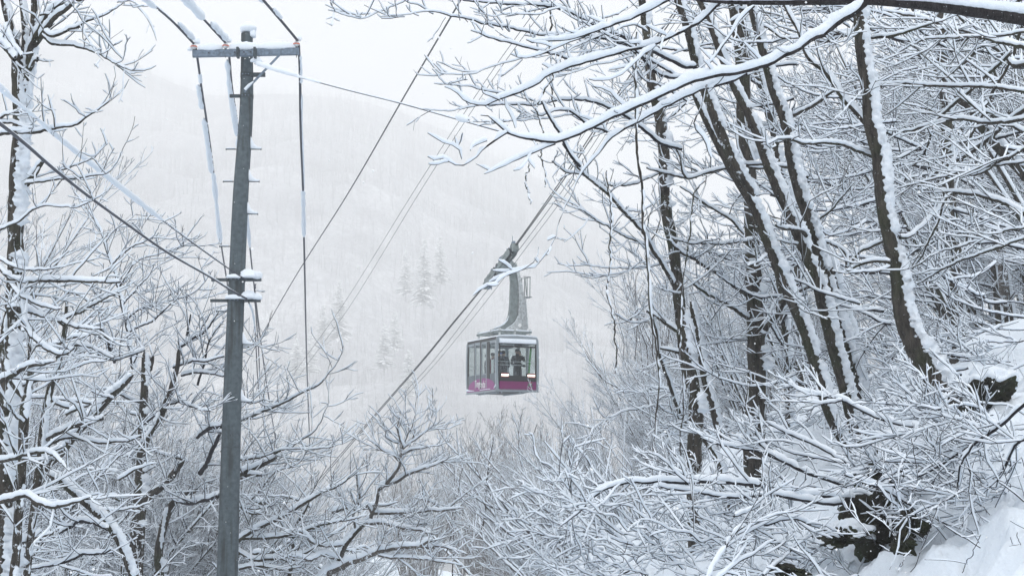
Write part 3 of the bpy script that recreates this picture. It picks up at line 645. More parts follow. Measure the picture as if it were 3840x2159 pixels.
# ---------------------------------------------------------------- bottom right brush and rocks
def build_brush(filler):
    lvS=[dict(spacing=.13,labs=(.3,1.1),ang=(.25,.8),up=.15,flat=.5,bend=.0,wob=.22,Kc=6,rr=.5,lk=.0095,rmin=.005,tip=.0032),
         dict(spacing=.17,lrat=.45,lmin=.1,lmax=.5,ang=(.3,1.0),up=.2,bend=.1,Kc=4,rr=.7,lk=.0095,rmin=.0035,tip=.0024),
         dict(spacing=.10,lrat=.8,lmin=.08,lmax=.35,ang=(.4,1.1),up=.6,bend=.2,Kc=3,rr=.7,lk=.006,rmin=.0022,tip=.0016)]
    sn=dict(base=.040,k=.7,lim=.065,lump=.38,lin=3,gap=.08,wk=1.05)
    near_tree('bent_sapling','long bent sapling arching left under a thick snow load across the bottom right',30,
      limbs=[('G',15,15.5,[(1300,868,40),(1230,870,38),(950,850,36),(700,795,35),(300,750,31),(0,745,28),(-250,742,24),(-450,735,20),(-600,800,17),(-750,930,14),(-914,1090,6)]),
             ('G',15,15.3,[(1230,905,34),(1050,905,30),(700,845,28),(430,865,26),(200,835,22),(0,805,20),(-200,770,14)]),
             ('G',15,15.5,[(1500,880,24),(1350,830,22),(1240,835,22),(1080,850,16),(950,880,10)])],lv=lvS,cat='sapling',snow=sn,twig='twig')
    near_tree('bent_sapling','snow loaded sapling slanting down from the straight trunk toward the rocks',31,
      limbs=[('G',16,16.5,[(1250,780,28),(1100,735,28),(800,605,28),(600,515,24),(450,490,20),(280,460,17),(150,410,10)]),
             ('G',16.2,16.2,[(640,500,14),(580,440,12),(525,410,8)]),('G',16.2,16.2,[(630,490,10),(580,400,8),(540,320,5)]),
             ('G',16,16.5,[(1250,600,18),(1000,460,20),(860,400,18),(740,350,15),(640,290,8)]),
             ('G',16,16.5,[(1220,600,14),(1000,560,14),(800,510,11),(620,435,6)])],lv=lvS,cat='sapling',snow=sn)
    near_tree('bent_sapling','sapling with a smooth snow ridge leaning out from the double trunk base',32,
      limbs=[('G',16,17,[(1750,330,18),(1620,300,20),(1400,235,21),(1200,130,21),(1000,90,19),(860,40,12),(800,15,8)]),
             ('G',16,16.5,[(1210,130,14),(1050,160,12),(940,130,7)])],lv=lvS,cat='sapling',snow=sn)
    near_tree('bent_sapling','thick snowy stem rising diagonally to the right edge above the white bank',33,
      limbs=[('G',12.5,14,[(2640,140,26),(2576,175,25),(2440,270,24),(2300,365,23),(2100,515,21),(1950,610,18),(1800,700,12)]),
             ('G',12.5,13.5,[(2640,380,20),(2520,480,19),(2450,600,16),(2380,740,10)]),
             ('G',12.8,13.5,[(2200,460,18),(2130,560,17),(2090,680,14),(2080,840,9)])],lv=lvS,cat='sapling',snow=sn)
    near_tree('bent_sapling','snow laden sapling running down right in front of the black hollow',34,
      limbs=[('G',13.5,14,[(1230,700,16),(1380,750,20),(1500,800,21),(1620,870,21),(1800,960,17),(1950,1040,10),(2100,1130,6)]),
             ('G',14,14,[(1530,590,16),(1700,590,16),(1900,610,12)]),
             ('G',14,14,[(1480,750,14),(1560,700,15),(1650,640,14),(1710,630,8)])],lv=lvS[:1],cat='sapling',snow=sn)
    near_tree('bent_sapling','forked snowy stems rising from the bottom edge left of the black hollow',35,
      limbs=[('G',13,14,[(200,1480,26),(260,1350,25),(330,1240,25),(400,1150,23),(500,1100,22),(650,1080,22),(850,1040,20),(960,1060,17),(1060,1095,10)]),
             ('G',13,13.5,[(260,1480,20),(420,1340,18),(560,1260,14),(700,1180,10)]),
             ('G',13.2,14,[(620,1448,18),(750,1330,17),(850,1230,14),(960,1150,10)]),
             ('G',13.5,14,[(400,1000,18),(550,940,16),(680,880,10)])],lv=lvS,cat='sapling',snow=sn)
    def brush(n,x0,x1,y0,y1,d0,d1,lab,seed,lx=(120,420),ang=(-200,-120),w=(7,15),lv=lvS,name='shrub',so=None):
        gg=np.random.default_rng(seed); L=[]
        for i in range(n):
            x=gg.uniform(x0,x1); y=gg.uniform(y0,y1); dd=gg.uniform(d0,d1); a=math.radians(gg.uniform(*ang)); l=gg.uniform(*lx); w0=gg.uniform(*w)/2; c=gg.uniform(-.15,.3)
            pts=[(x+l*q*math.cos(a)+gg.normal(0,l*.018),y+l*q*math.sin(a)+l*c*q*q+gg.normal(0,l*.022),w0*(1-.75*q)) for q in np.linspace(0,1,8)]
            L.append(('S',dd,dd+gg.uniform(-1,1),pts))
        return near_tree(name,lab,seed,limbs=L,lv=lv,cat='shrub',snow=so or sn,group='snow loaded shrubs along the right bank')
    brush(22,2250,2800,1960,2250,15,19,'dense snow loaded shrub at the bottom, left of the flecked trunk foot',301,ang=(-215,-130))
    brush(20,2150,2500,1920,2250,16,20,'outermost snow loaded shrub at the bottom, below the arching sapling tip',302,ang=(-210,-120))
    brush(16,2700,3150,1880,2250,15,19,'snow loaded shrub around the foot of the straight trunk',303,ang=(-200,-130))
    brush(13,3000,3500,1400,1750,22,25,'snowy brush behind the bases of the slanting trunks',304,ang=(-210,-110))
    brush(12,3350,3900,1500,1800,14,17,'thin twiggy brush scattered over the upper white bank',305,ang=(-220,-150),w=(6,12),lx=(150,450))
    brush(34,3250,3900,1700,2200,11.5,13.5,'sparse twigs poking out of the smooth bank at the bottom right corner',306,ang=(-210,-60),w=(3,6),lx=(60,240),lv=[dict(lvS[1],spacing=.3)],so=dict(base=.012,k=.4,lim=.02,gap=.5,lump=.4))
    brush(14,3500,3950,1150,1480,18.5,22,'sprays of snowy twigs at the right edge above the bank',307,ang=(-215,-160),w=(8,16),lx=(200,500))
    brush(14,2600,3100,1400,1750,24,27,'snowy undergrowth behind the flecked and straight trunks',308,ang=(-200,-100),w=(8,16),lx=(120,350))
    brush(10,2950,3300,1950,2250,13,16,'snow loaded stems in front of the black hollow, bottom centre right',309,ang=(-200,-130))
    near_tree('bent_sapling','bare broken stick poking out of the white bank near the right edge',36,
      limbs=[('G',12.5,12.5,[(1980,1065,10),(2080,1130,12),(2250,1235,10)]),('G',12.5,12.5,[(2380,740,10),(2480,820,12),(2576,890,12)])],lv=None,cat='stick',snow=dict(base=.006,k=.3,lim=.01))
    brush(26,3480,3950,1560,1980,13.5,15.5,'sprays of snow lined twigs sweeping left over the middle of the white bank',310,ang=(-205,-155),w=(5,11),lx=(150,380))
    # rocks in the bank
    def rock(x,y,d,sx,sy,sz,lab,seed,cap=True):
        g=np.random.default_rng(seed); c=P(x,y,d)
        t=empty('rock',c,label=lab,cat='rock',group='dark rocks showing through the snowy bank')
        bm=bmesh.new(); bmesh.ops.create_icosphere(bm,subdivisions=5,radius=1)
        V=np.array([v.co[:] for v in bm.verts]); 
        nn=sum(np.sin(V@g.normal(0,k,3)+g.random()*6)*a for k,a in ((1.5,.20),(2,.18),(3.5,.15),(5,.11),(8,.08),(12,.055),(18,.035),(26,.02)) for _ in range(2))
        V=V*(1+nn[:,None]); V*= [sx,sy,sz]
        fs=[[v.index for v in f.verts] for f in bm.faces]; bm.free()
        mesh_np('stone',V+c,None,M['rock'],t,True,fs)
        # snow lying on it
        W=V.copy(); up=V[:,2]/sz
        mask=np.clip((up-.15+nn*2.5)*4,0,1)
        W=V*(1-.06)+np.array([0,0,1.])*(mask*.16*sz)[:,None]+V*(mask*.09)[:,None]
        if cap: mesh_np('snow',W+c,None,M['snow_rough'],t,True,fs)
        return t
    rock(3690,1490,17.6,.30,.5,.20,'black mossy boulder with a snow cap beside the curved trunk base',401)
    rock(3310,1770,16.5,.26,.5,.38,'black stump like rock directly under the double trunk',402)
    rock(3400,1745,16.2,.24,.4,.10,'flat black ledge just right of the stump like rock',403,False)
    rock(3290,1950,15,.22,.4,.24,'black hollow rock below the snow laden sapling',404,False)
    rock(3160,2010,14.6,.19,.3,.10,'mossy ledge with hanging snow left of the black hollow',405)
    rock(3425,1975,14,.10,.2,.11,'small green mossy stone right of the black hollow',406,False)
    rock(3385,2030,13.6,.09,.2,.10,'small dark mossy stone just below the green one',407,False)
    rock(3610,1655,16.5,.08,.2,.06,'tiny mossy stone peeping out high on the bank',410,False)
    rock(2960,2140,13.4,.16,.3,.05,'dark tangled ledge at the bottom edge left of the forked stems',411,False)
    return brush

# ---------------------------------------------------------------- left side
def build_left():
    lvL=[dict(spacing=.24,labs=(.2,.9),ang=(.4,1.1),up=.35,flat=.6,bend=.35,Kc=6,rr=.5,lk=.011,rmin=.0055,tip=.003),
         dict(spacing=.15,lrat=.5,lmin=.08,lmax=.5,ang=(.4,1.0),up=.3,bend=.3,Kc=4,rr=.7,lk=.010,rmin=.0034,tip=.0023)]
    sn=dict(base=.056,k=.75,lim=.098,lump=.3,lin=2.4)
    near_tree('tall_left_tree','tall snow plastered tree at the left edge, forking into many limbs at the top',20,
      trunks=[('S',19,19,[(10,2260,90),(20,2159,85),(25,1900,76),(28,1700,66),(27,1535,60),(38,1368,60),(50,1168,60),(58,953,59),(62,724,60),(76,500,56),(72,300,52),(62,200,44),(45,120,34),(22,40,26),(5,-30,20)]),
              ('S',19,19,[(88,330,44),(90,240,36),(95,150,28),(88,60,22),(76,-20,18)]),
              ('S',19,18.6,[(82,420,40),(110,260,38),(125,160,32),(128,70,26),(130,-20,24)])],
      limbs=[('H',19,18,[(200,460,56),(260,300,50),(300,220,44),(350,150,38),(430,90,34),(520,40,28),(600,5,24),(700,-30,18)]),
             ('H',19,17.6,[(230,380,40),(310,300,38),(380,190,34),(450,120,30),(540,40,24),(600,-10,18)]),
             ('H',18.2,17,[(330,240,24),(380,272,22),(440,258,20),(500,225,18),(590,190,15),(680,138,13),(760,108,10),(860,60,7),(920,20,4)]),
             ('H',18,17,[(880,20,6),(960,12,6),(1050,40,4),(1110,50,2)]),
             ('H',18.4,16.8,[(320,270,26),(350,300,24),(400,330,21),(520,345,18),(640,375,15),(740,410,13),(850,480,10),(930,512,8),(1040,535,6),(1130,520,4),(1170,495,2)]),
             ('H',17,16.8,[(755,450,6),(730,490,4),(710,500,2)]),('H',17,16.6,[(760,400,5),(820,375,4),(865,330,2)]),
             ('H',17,16.6,[(870,480,5),(930,440,4),(935,380,2)]),
             ('H',18.5,17,[(-40,1000,26),(100,990,24),(250,1000,22),(350,975,18),(450,955,16),(560,935,14),(650,870,11),(750,810,8),(840,735,3)]),
             ('H',17.5,17.3,[(410,955,9),(400,860,8),(375,780,6),(358,712,3)]),
             ('H',18.6,17.6,[(-20,900,18),(60,850,14),(150,835,10),(230,860,6)]),
             ('H',18.6,18,[(-20,940,20),(80,920,16),(180,950,12),(270,965,6)]),
             ('H',19,18.6,[(190,1390,44),(260,1310,36),(320,1215,26)]),
             ('H',18.8,17.2,[(190,1380,16),(300,1370,15),(440,1360,13),(600,1345,11),(720,1320,9),(820,1290,6),(880,1200,4),(918,1135,2)]),
             ('H',18.5,17.5,[(420,1290,12),(500,1260,10),(620,1215,7),(720,1170,5),(808,1080,2)]),
             ('H',19,18,[(40,200,30),(70,290,26),(110,370,22),(160,430,18)]),
             ('H',19,18,[(-30,200,40),(0,300,40),(60,390,36),(110,450,30)]),
             ('H',18.5,18,[(300,120,14),(330,110,12),(380,95,8),(400,30,4)]),
             ('I',18.5,17,[(-20,300,14),(60,260,13),(150,210,12),(300,110,10),(420,102,9),(560,120,8),(680,80,6),(800,0,3)]),
             ('H',19,18.4,[(210,560,22),(240,500,24),(270,455,26),(280,450,20)]),
            ],lv=lvL,bark='bark_fleck',twig='bark',snow=sn,rk=.95,tsnow=dict(wk=.85,gap=.33,lim=.10,steep=-.05))
    lvD=[dict(spacing=.23,labs=(.3,1.2),ang=(.4,1.1),up=.3,flat=.6,bend=.3,Kc=6,rr=.5,lk=.0115,rmin=.006,tip=.003),
         dict(spacing=.19,lrat=.5,lmin=.08,lmax=.5,ang=(.4,1.0),up=.3,bend=.3,Kc=4,rr=.7,lk=.010,rmin=.0036,tip=.0023)]
    lvF=[dict(lvD[0],labs=(.4,1.6),spacing=.2,rmin=.008,tip=.0045),dict(lvD[1],lmax=.75,spacing=.17,rmin=.005,tip=.0035)]
    snF=dict(base=.078,k=.75,lim=.135,lump=.3,lin=2.6)
    near_tree('left_cluster_tree','dark flecked trunk standing just right of the tall left edge tree',21,
      trunks=[('J',20,20,[(170,1600,56),(200,1448,54),(225,1200,55),(250,1000,56),(275,780,58),(300,600,60),(315,440,60),(330,300,60),(355,150,54),(390,0,50),(410,-60,46),(450,-200,42),(480,-350,36),(495,-500,30),(505,-640,22)])],
      limbs=[('J',20,18.5,[(350,480,24),(440,440,22),(550,425,22),(750,442,20),(950,442,15),(1050,400,6)]),
             ('J',20,18,[(345,430,34),(430,390,32),(520,350,29),(650,300,26),(770,270,20)]),
             ('I',20,18,[(470,960,20),(600,905,18),(730,830,15),(880,760,10)]),
             ('I',20,18.5,[(480,1000,20),(400,950,20),(200,880,22),(50,850,18)]),
             ('I',20,18.6,[(430,1240,24),(500,1200,22),(560,1160,20),(700,1180,16),(850,1250,12)]),
             ('I',20,18.6,[(500,760,16),(600,780,14),(700,880,12),(760,1000,8)])],lv=lvD,bark='bark_fleck',snow=sn,twig='bark',tsnow=dict(gap=.45),ttw=True)
    near_tree('left_cluster_tree','forked dark trunk between the left edge tree and its slim neighbour',22,
      trunks=[('J',18.5,18.5,[(80,1600,70),(120,1300,64),(140,1000,62),(155,800,62),(165,600,66),(175,400,74),(185,220,76),(210,60,60),(230,-60,44),(225,-200,32),(222,-380,24)]),
              ('J',18.5,18.5,[(175,120,40),(120,40,44),(60,-60,46),(20,-200,46),(30,-420,40),(70,-600,34)])],
      limbs=[('J',18,16,[(-40,600,28),(60,560,28),(200,518,27),(300,515,25),(380,532,22),(430,590,16),(480,620,12),(515,660,6)]),
             ('J',17,15.5,[(-40,905,32),(0,895,32),(90,870,33),(200,855,33),(270,895,32),(350,930,30),(430,935,27),(560,900,20),(690,855,8)]),
             ('I',18,16.5,[(-40,1440,36),(60,1395,34),(200,1335,30),(300,1300,24),(410,1275,10)]),
             ('I',18,16.5,[(-20,560,24),(60,660,26),(180,690,27),(300,675,26),(450,662,25),(600,668,23),(750,682,20),(900,680,16)]),
             ('I',18,17,[(60,600,20),(120,740,22),(250,830,20),(380,875,14),(460,880,8)]),
             ('I',18,16.5,[(60,880,26),(170,880,28),(200,1020,27),(250,1100,26),(320,1160,26),(400,1200,24),(480,1225,18),(560,1170,10)]),
             ('I',18,16.5,[(100,870,20),(250,910,22),(400,955,20),(560,1010,16),(680,1030,12),(780,1030,6)]),
             ('I',18,17,[(-20,500,16),(100,560,14),(250,590,12),(400,570,8),(500,560,4)]),
             ('J',18,17,[(170,300,18),(100,220,14),(60,160,8)])],lv=lvD,bark='bark_fleck',snow=sn,twig='bark',tsnow=dict(gap=.5),ttw=True)
    near_tree('slender_tree','slender dark sapling with a fine upright crown, left of the utility pole',23,
      limbs=[('I',32.56,32.56,[(1000,1330,30),(980,1200,26),(950,1000,22),(915,840,20),(895,740,18),(865,610,15),(825,520,13),(790,440,12),(760,330,11),(720,240,9),(680,170,8),(630,90,6),(550,5,3)]),
             ('I',32.56,30.34,[(835,560,13),(880,500,11),(950,450,10),(1020,400,9),(1100,360,7),(1160,310,5),(1200,240,3)]),
             ('I',32.56,31.08,[(895,720,12),(950,640,11),(1000,560,9),(1060,520,8),(1120,500,7),(1200,485,6),(1290,455,5),(1380,400,3)]),
             ('I',32.56,31.08,[(920,850,12),(980,780,10),(1050,700,9),(1110,640,7),(1150,560,4)]),
             ('I',32.56,30.34,[(945,970,13),(1010,910,12),(1080,870,11),(1200,838,10),(1300,820,9),(1420,785,7),(1500,720,5),(1555,650,3)]),
             ('I',32.56,30.488,[(970,1060,14),(1060,1010,13),(1150,960,12),(1220,900,10),(1280,840,7)]),
             ('I',32.56,31.82,[(790,380,7),(830,330,6),(880,280,5),(960,230,4),(1020,170,2)]),
             ('I',32.56,31.82,[(740,320,5),(700,300,4),(680,285,2)]),
             ('I',32.56,31.08,[(1000,1290,12),(1050,1160,10),(1040,1090,8),(940,1075,5)])],lv=lvF,bark='bark',twig='twig',snow=snF)
    near_tree('broken_top_tree','pollarded dark tree with a forked snow clotted trunk, left of the utility pole foot',24,
      trunks=[('J',31.08,31.08,[(1010,1600,120),(1020,1448,112),(1032,1150,108),(1050,900,100),(1062,650,84),(1070,400,74),(1075,250,66),(1082,100,60),(1085,0,54),(1085,-120,50),(1085,-230,46)]),
              ('J',31.08,30.488,[(1062,620,54),(1090,440,56),(1140,340,54),(1190,280,52),(1240,160,48),(1275,80,44),(1295,0,40),(1330,-120,34),(1340,-260,30)]),
              ('J',31.08,30.488,[(1060,900,66),(1130,840,58),(1200,790,54),(1280,710,48),(1330,640,44),(1380,590,36)]),
              ('J',31.82,31.82,[(1220,1500,70),(1190,1300,66),(1210,1150,60),(1260,980,56),(1310,890,50),(1400,840,44),(1480,795,40)]),
              ('I',31.08,31.08,[(1110,1360,54),(1130,1280,44),(1150,1220,30)])],
      limbs=[('J',31.82,29.6,[(1310,880,36),(1400,905,34),(1500,890,32),(1640,850,26)]),
             ('J',31.82,31.08,[(1500,680,40),(1560,590,36),(1610,470,32),(1650,380,24)]),
             ('J',31.08,29.6,[(1480,410,24),(1560,350,32),(1660,330,26)]),
             ('I',31.08,31.08,[(1400,1080,18),(1415,1000,15),(1430,920,11)]),
             ('I',31.08,30.34,[(1340,1180,22),(1440,1110,20),(1520,1060,16),(1600,970,10),(1660,870,4)]),
             ('I',31.08,30.34,[(1480,1448,20),(1530,1300,16),(1560,1160,13),(1600,1080,10),(1680,970,6)]),
             ('I',31.08,30.34,[(1360,1380,18),(1450,1350,18),(1560,1360,16),(1680,1385,12)]),
             ('I',31.08,29.6,[(1300,1320,18),(1420,1280,16),(1560,1265,14),(1680,1235,10)]),
             ('I',31.08,28.86,[(1080,1190,20),(960,1240,20),(850,1270,20),(740,1230,18),(660,1180,14),(560,1180,8)]),
             ('I',31.08,29.6,[(860,1280,26),(820,1180,26),(770,1060,24),(740,1000,18)]),
             ('J',31.08,28.86,[(1280,160,14),(1340,150,16),(1440,190,14),(1580,215,8)]),
             ('J',31.08,28.86,[(1040,150,14),(930,100,16),(830,60,15),(700,40,10)]),
             ('J',31.08,29.6,[(1050,330,14),(1180,240,18),(1000,520,14),(920,560,8)])],lv=lvF,bark='bark',twig='twig',snow=snF,tsnow=dict(gap=.5,steep=.03,k=.5,wk=.65),ttw=True)
    near_tree('fallen_trunk_tree','snow covered trunk slanting down right from the cluster to the dark pollarded tree',25,
      trunks=[('J',20.5,20.5,[(990,1450,56),(950,1330,56),(890,1180,56),(800,1050,60),(680,930,62),(560,830,60),(450,730,58),(360,685,44)])],
      limbs=[('J',20.5,19,[(450,1130,16),(600,1050,26),(700,1060,26),(800,1100,20)]),
             ('J',20.5,19.5,[(200,1400,14),(400,1370,20),(560,1330,22),(650,1280,22),(740,1280,20),(850,1240,12)])],lv=lvD,snow=sn,tsnow=dict(wk=1.05,k=.9,lim=.16,base=.07,gap=0,lump=.12))
    near_tree('fallen_trunk_tree','broad snow covered limb slanting up right behind the dark cluster, the farther diagonal',26,
      trunks=[('J',24,24,[(320,680,56),(370,600,60),(450,530,62),(520,440,62),(570,370,62),(650,290,62),(720,220,62),(790,140,60),(850,80,54),(930,10,46),(1000,-60,36)])],
      limbs=[('J',24,23,[(850,120,14),(760,90,10),(680,60,6)])],lv=lvD,snow=sn,tsnow=dict(wk=1.15,k=1.0,lim=.22,base=.1,gap=0,lump=.1))
    near_tree('right_reaching_tree','snowy boughs reaching right from behind the utility pole, topmost spray of the clump',27,
      limbs=[('J',32.64,29.92,[(1650,330,22),(1800,280,19),(1950,215,18),(2060,165,17),(2150,125,15),(2300,50,12),(2400,0,10),(2480,-100,6),(2540,-180,5),(2580,-280,3)]),
             ('J',32.64,29.92,[(1660,510,22),(1800,572,19),(1900,560,18),(2000,542,16),(2150,485,14),(2240,440,11),(2310,400,9),(2400,310,6),(2440,220,4),(2470,140,2)]),
             ('J',31.28,29.92,[(2000,540,10),(2100,505,9),(2200,492,9),(2350,495,8),(2450,490,6),(2570,458,3)]),
             ('J',32.64,31.28,[(1700,800,40),(1800,700,36),(1900,650,32),(2000,600,30),(2070,560,22)]),
             ('J',32.64,31.28,[(1790,740,20),(1850,700,24),(1960,695,16)]),
             ('J',32.64,30.6,[(1760,1000,14),(1850,900,12),(1950,800,11),(2030,700,9),(2100,650,8),(2180,630,7),(2260,580,5),(2300,500,3)]),
             ('J',32.64,29.92,[(1700,130,10),(1800,150,10),(1900,145,9),(1980,120,5)]),
             ('I',32.64,30.6,[(1780,1190,8),(1850,1165,8),(1900,1150,7),(1990,1170,3)])],lv=lvF,snow=snF,twig='bark')
    near_tree('right_reaching_tree','snowy boughs reaching right from behind the utility pole, lowest spray, heavily laden',28,
      limbs=[('J',31.28,28.56,[(1700,1270,26),(1790,1190,25),(1900,1110,25),(2000,1065,24),(2100,1020,24),(2200,960,23),(2300,895,22),(2380,840,19),(2450,805,16),(2560,760,12),(2620,720,8),(2700,650,4)]),
             ('J',31.28,28.56,[(1700,1180,24),(1800,1170,24),(1950,1165,23),(2100,1155,22),(2250,1125,20),(2400,1085,17),(2576,1040,12),(2680,1010,6)]),
             ('J',31.28,29.24,[(1780,1260,20),(1900,1330,22),(2020,1325,22),(2150,1310,20),(2300,1270,14),(2450,1180,6)]),
             ('J',31.28,29.92,[(1700,860,24),(1800,930,14),(1900,950,12),(2000,930,9),(2080,910,5)]),
             ('J',31.28,29.92,[(2170,1448,34),(2200,1300,30),(2190,1150,26),(2230,1050,22),(2290,960,16),(2320,890,10)]),
             ('J',31.28,29.24,[(1780,1400,20),(1950,1380,18),(2100,1400,14),(2250,1380,8)])],lv=lvF,snow=snF,twig='bark')
    def lfill(n,x0,x1,y0,y1,d0,d1,lx,seed,lab,w=(16,30)):
        gg=np.random.default_rng(seed); L=[]
        for i in range(n):
            x=gg.uniform(x0,x1); y=gg.uniform(y0,y1); dd=gg.uniform(d0,d1); l=gg.uniform(*lx)*(1 if gg.random()<.6 else -1); s=gg.uniform(-.15,.6); w0=gg.uniform(*w)/2; c=gg.uniform(-.1,.18)*abs(l)
            pts=[(x+l*q,y-s*abs(l)*q+c*math.sin(q*PI)+gg.normal(0,4),w0*(1-.75*q)) for q in np.linspace(0,1,6)]
            L.append(('S',dd,dd+gg.uniform(-2,1),pts))
        near_tree('left_thicket_tree',lab,seed,limbs=L,lv=lvD,snow=sn,twig='bark',group='trees tangled low on the left')
    lfill(16,-60,420,1150,1650,21,25,(120,330),801,'tangle of snowy boughs behind the left edge trunks, at mid height')
    lfill(18,-60,450,1650,2200,20,24,(120,330),802,'tangle of snowy boughs in the bottom left corner')
    lfill(14,420,810,1500,2200,36,40,(90,240),803,'tangle of snowy boughs between the pollarded tree and the utility pole')
    lfill(14,900,1250,1850,2250,31,34,(90,260),804,'low snowy boughs just right of the utility pole foot')
    near_tree('centre_tree','snow laden tree leaning right in the bottom centre, its crown pointing up below the cabin',29,
      trunks=[('K',30,30,[(330,1530,70),(420,1448,62),(500,1345,52),(560,1225,44),(610,1165,38),(660,1110,34),(750,1025,28)])],
      limbs=[('K',30,29,[(740,1040,26),(760,980,22),(790,900,20),(800,830,20),(860,780,20),(910,720,18),(950,660,16),(965,590,14),(980,520,12),(950,440,9),(940,380,7),(948,320,5),(955,265,3)]),
             ('K',30,28.5,[(860,800,18),(940,775,17),(1000,735,15),(1100,692,13),(1200,655,9),(1270,625,6),(1330,585,3)]),
             ('K',30,28.5,[(760,1000,20),(830,1003,18),(900,1012,17),(1100,1000,15),(1180,985,13),(1250,990,12),(1320,975,8),(1400,960,5)]),
             ('K',30,29,[(1060,960,12),(1100,890,12),(1160,905,12),(1220,930,11),(1270,968,10),(1350,925,7),(1430,850,3)]),
             ('K',30,28.5,[(700,1080,20),(800,1065,18),(900,1085,17),(1000,1115,15),(1100,1135,11),(1200,1150,6)]),
             ('K',30,28,[(420,1440,34),(540,1385,30),(650,1342,28),(800,1275,26),(880,1255,24),(960,1240,22),(1080,1225,18),(1180,1195,14)]),
             ('K',29,28,[(1000,1240,14),(1150,1245,14),(1250,1240,12),(1340,1265,8),(1430,1290,4)]),
             ('K',29,28,[(800,1300,14),(950,1320,14),(1100,1330,12),(1250,1350,9),(1400,1370,4)]),
             ('K',29.5,29,[(970,580,11),(1030,545,10),(1080,535,9),(1150,525,7),(1250,510,4)]),
             ('K',29.5,29,[(940,620,11),(890,570,10),(840,555,9),(780,510,7),(720,470,3)]),
             ('K',29.5,29,[(950,500,9),(890,480,8),(850,450,6),(860,400,3)]),
             ('K',29.5,29,[(975,540,8),(1050,470,7),(1130,420,6),(1230,350,3)]),
             ('K',29.5,29,[(970,520,8),(1010,430,6),(1040,370,5),(1060,300,3)]),
             ('K',30,29,[(640,1120,16),(620,1000,14),(660,900,12),(640,760,9),(640,650,4)]),
             ('K',30,29,[(560,1220,20),(450,1230,18),(330,1200,16),(250,1130,13),(120,1130,8)]),
             ('K',30,29,[(500,1330,24),(400,1290,22),(300,1330,18),(200,1300,12),(80,1320,7)]),
             ('K',30,29,[(760,1010,14),(700,930,12),(660,990,8),(600,850,6)])],lv=[dict(spacing=.17,labs=(.3,1.5),ang=(.4,1.0),up=.4,flat=.6,bend=.35,Kc=6,rr=.55,lk=.011,rmin=.007,tip=.0045),
          dict(spacing=.13,lrat=.5,lmin=.12,lmax=.7,ang=(.4,1.0),up=.3,bend=.3,Kc=4,rr=.7,lk=.010,rmin=.005,tip=.0035),
          dict(spacing=.22,lrat=.8,lmin=.1,lmax=.4,ang=(.4,1.0),up=.4,bend=.3,Kc=3,rr=.7,lk=.010,rmin=.004,tip=.003)],rk=1.1,bark='bark',twig='bark_grey',snow=dict(base=.075,k=.75,lim=.125,lump=.35,lin=2.4))
    def stems(n,x0,x1,y0,y1,d0,d1,lx,seed,lab,ang,w,sb=.05,tw='twig_brown',cv_=.12,nm='slender_tree',lab2=(.5,1.5)):
        gg=np.random.default_rng(seed); L=[]
        for i in range(n):
            x=gg.uniform(x0,x1); y=gg.uniform(y0,y1); dd=gg.uniform(d0,d1); a=math.radians(gg.uniform(*ang)); l=gg.uniform(*lx); w0=gg.uniform(*w)/2; c=gg.uniform(-cv_,cv_)
            pts=[(x+l*q*math.cos(a)+gg.normal(0,l*.008),y+l*q*math.sin(a)+l*c*q*q+gg.normal(0,l*.008),w0*(1-.7*q)) for q in np.linspace(0,1,8)]
            L.append(('S',dd,dd+gg.uniform(-2,2),pts))
        k=(d0+d1)/2/22
        near_tree(nm,lab,seed,limbs=L,lv=[dict(spacing=.17*k,labs=lab2,ang=(.25,.75),up=.3,flat=.7,bend=.12,wob=.05,Kc=7,rr=.55,lk=.008,rmin=.0038*k,tip=.0026*k),
            dict(spacing=.14*k,lrat=.42,lmin=.15,lmax=1.0,ang=(.3,.8),up=.3,bend=.2,wob=.08,Kc=4,rr=.7,lk=.008,rmin=.003*k,tip=.0022*k)],rk=1.2,
            snow=dict(base=sb,k=.5,lim=sb*1.6,lump=.3,gap=.08),twig=tw,group='slender trees behind the cable car')
    stems(16,2020,2560,1980,2300,40,46,(300,560),901,'long slanting snow lined stems crossing the bottom centre, nearest layer',(-155,-125),(9,17),.06)
    stems(16,1850,2450,1930,2220,48,56,(240,430),902,'snow lined slanting stems rising toward the cabin from the bottom centre',(-150,-118),(8,14),.045)
    stems(14,2460,2800,1560,1900,50,58,(240,420),903,'snow lined slanting stems between the cabin and the flecked trunk, lower part',(-150,-115),(8,14),.05)
    stems(9,2330,2540,1480,1560,60,64,(380,540),904,'fine upright bare tree rising just right of the cabin, hardly any snow',(-108,-84),(6,10),.018,lab2=(.8,2.2))
    stems(8,2430,2640,1400,1500,66,70,(420,620),905,'fine upright bare tree right behind the kinked vine',(-110,-82),(6,10),.022,lab2=(.8,2.4))
    stems(10,1650,2100,1900,2230,52,60,(260,480),906,'low slanting snow lined stems at the bottom, left of the arching sapling tip',(-140,-60),(7,12),.055)
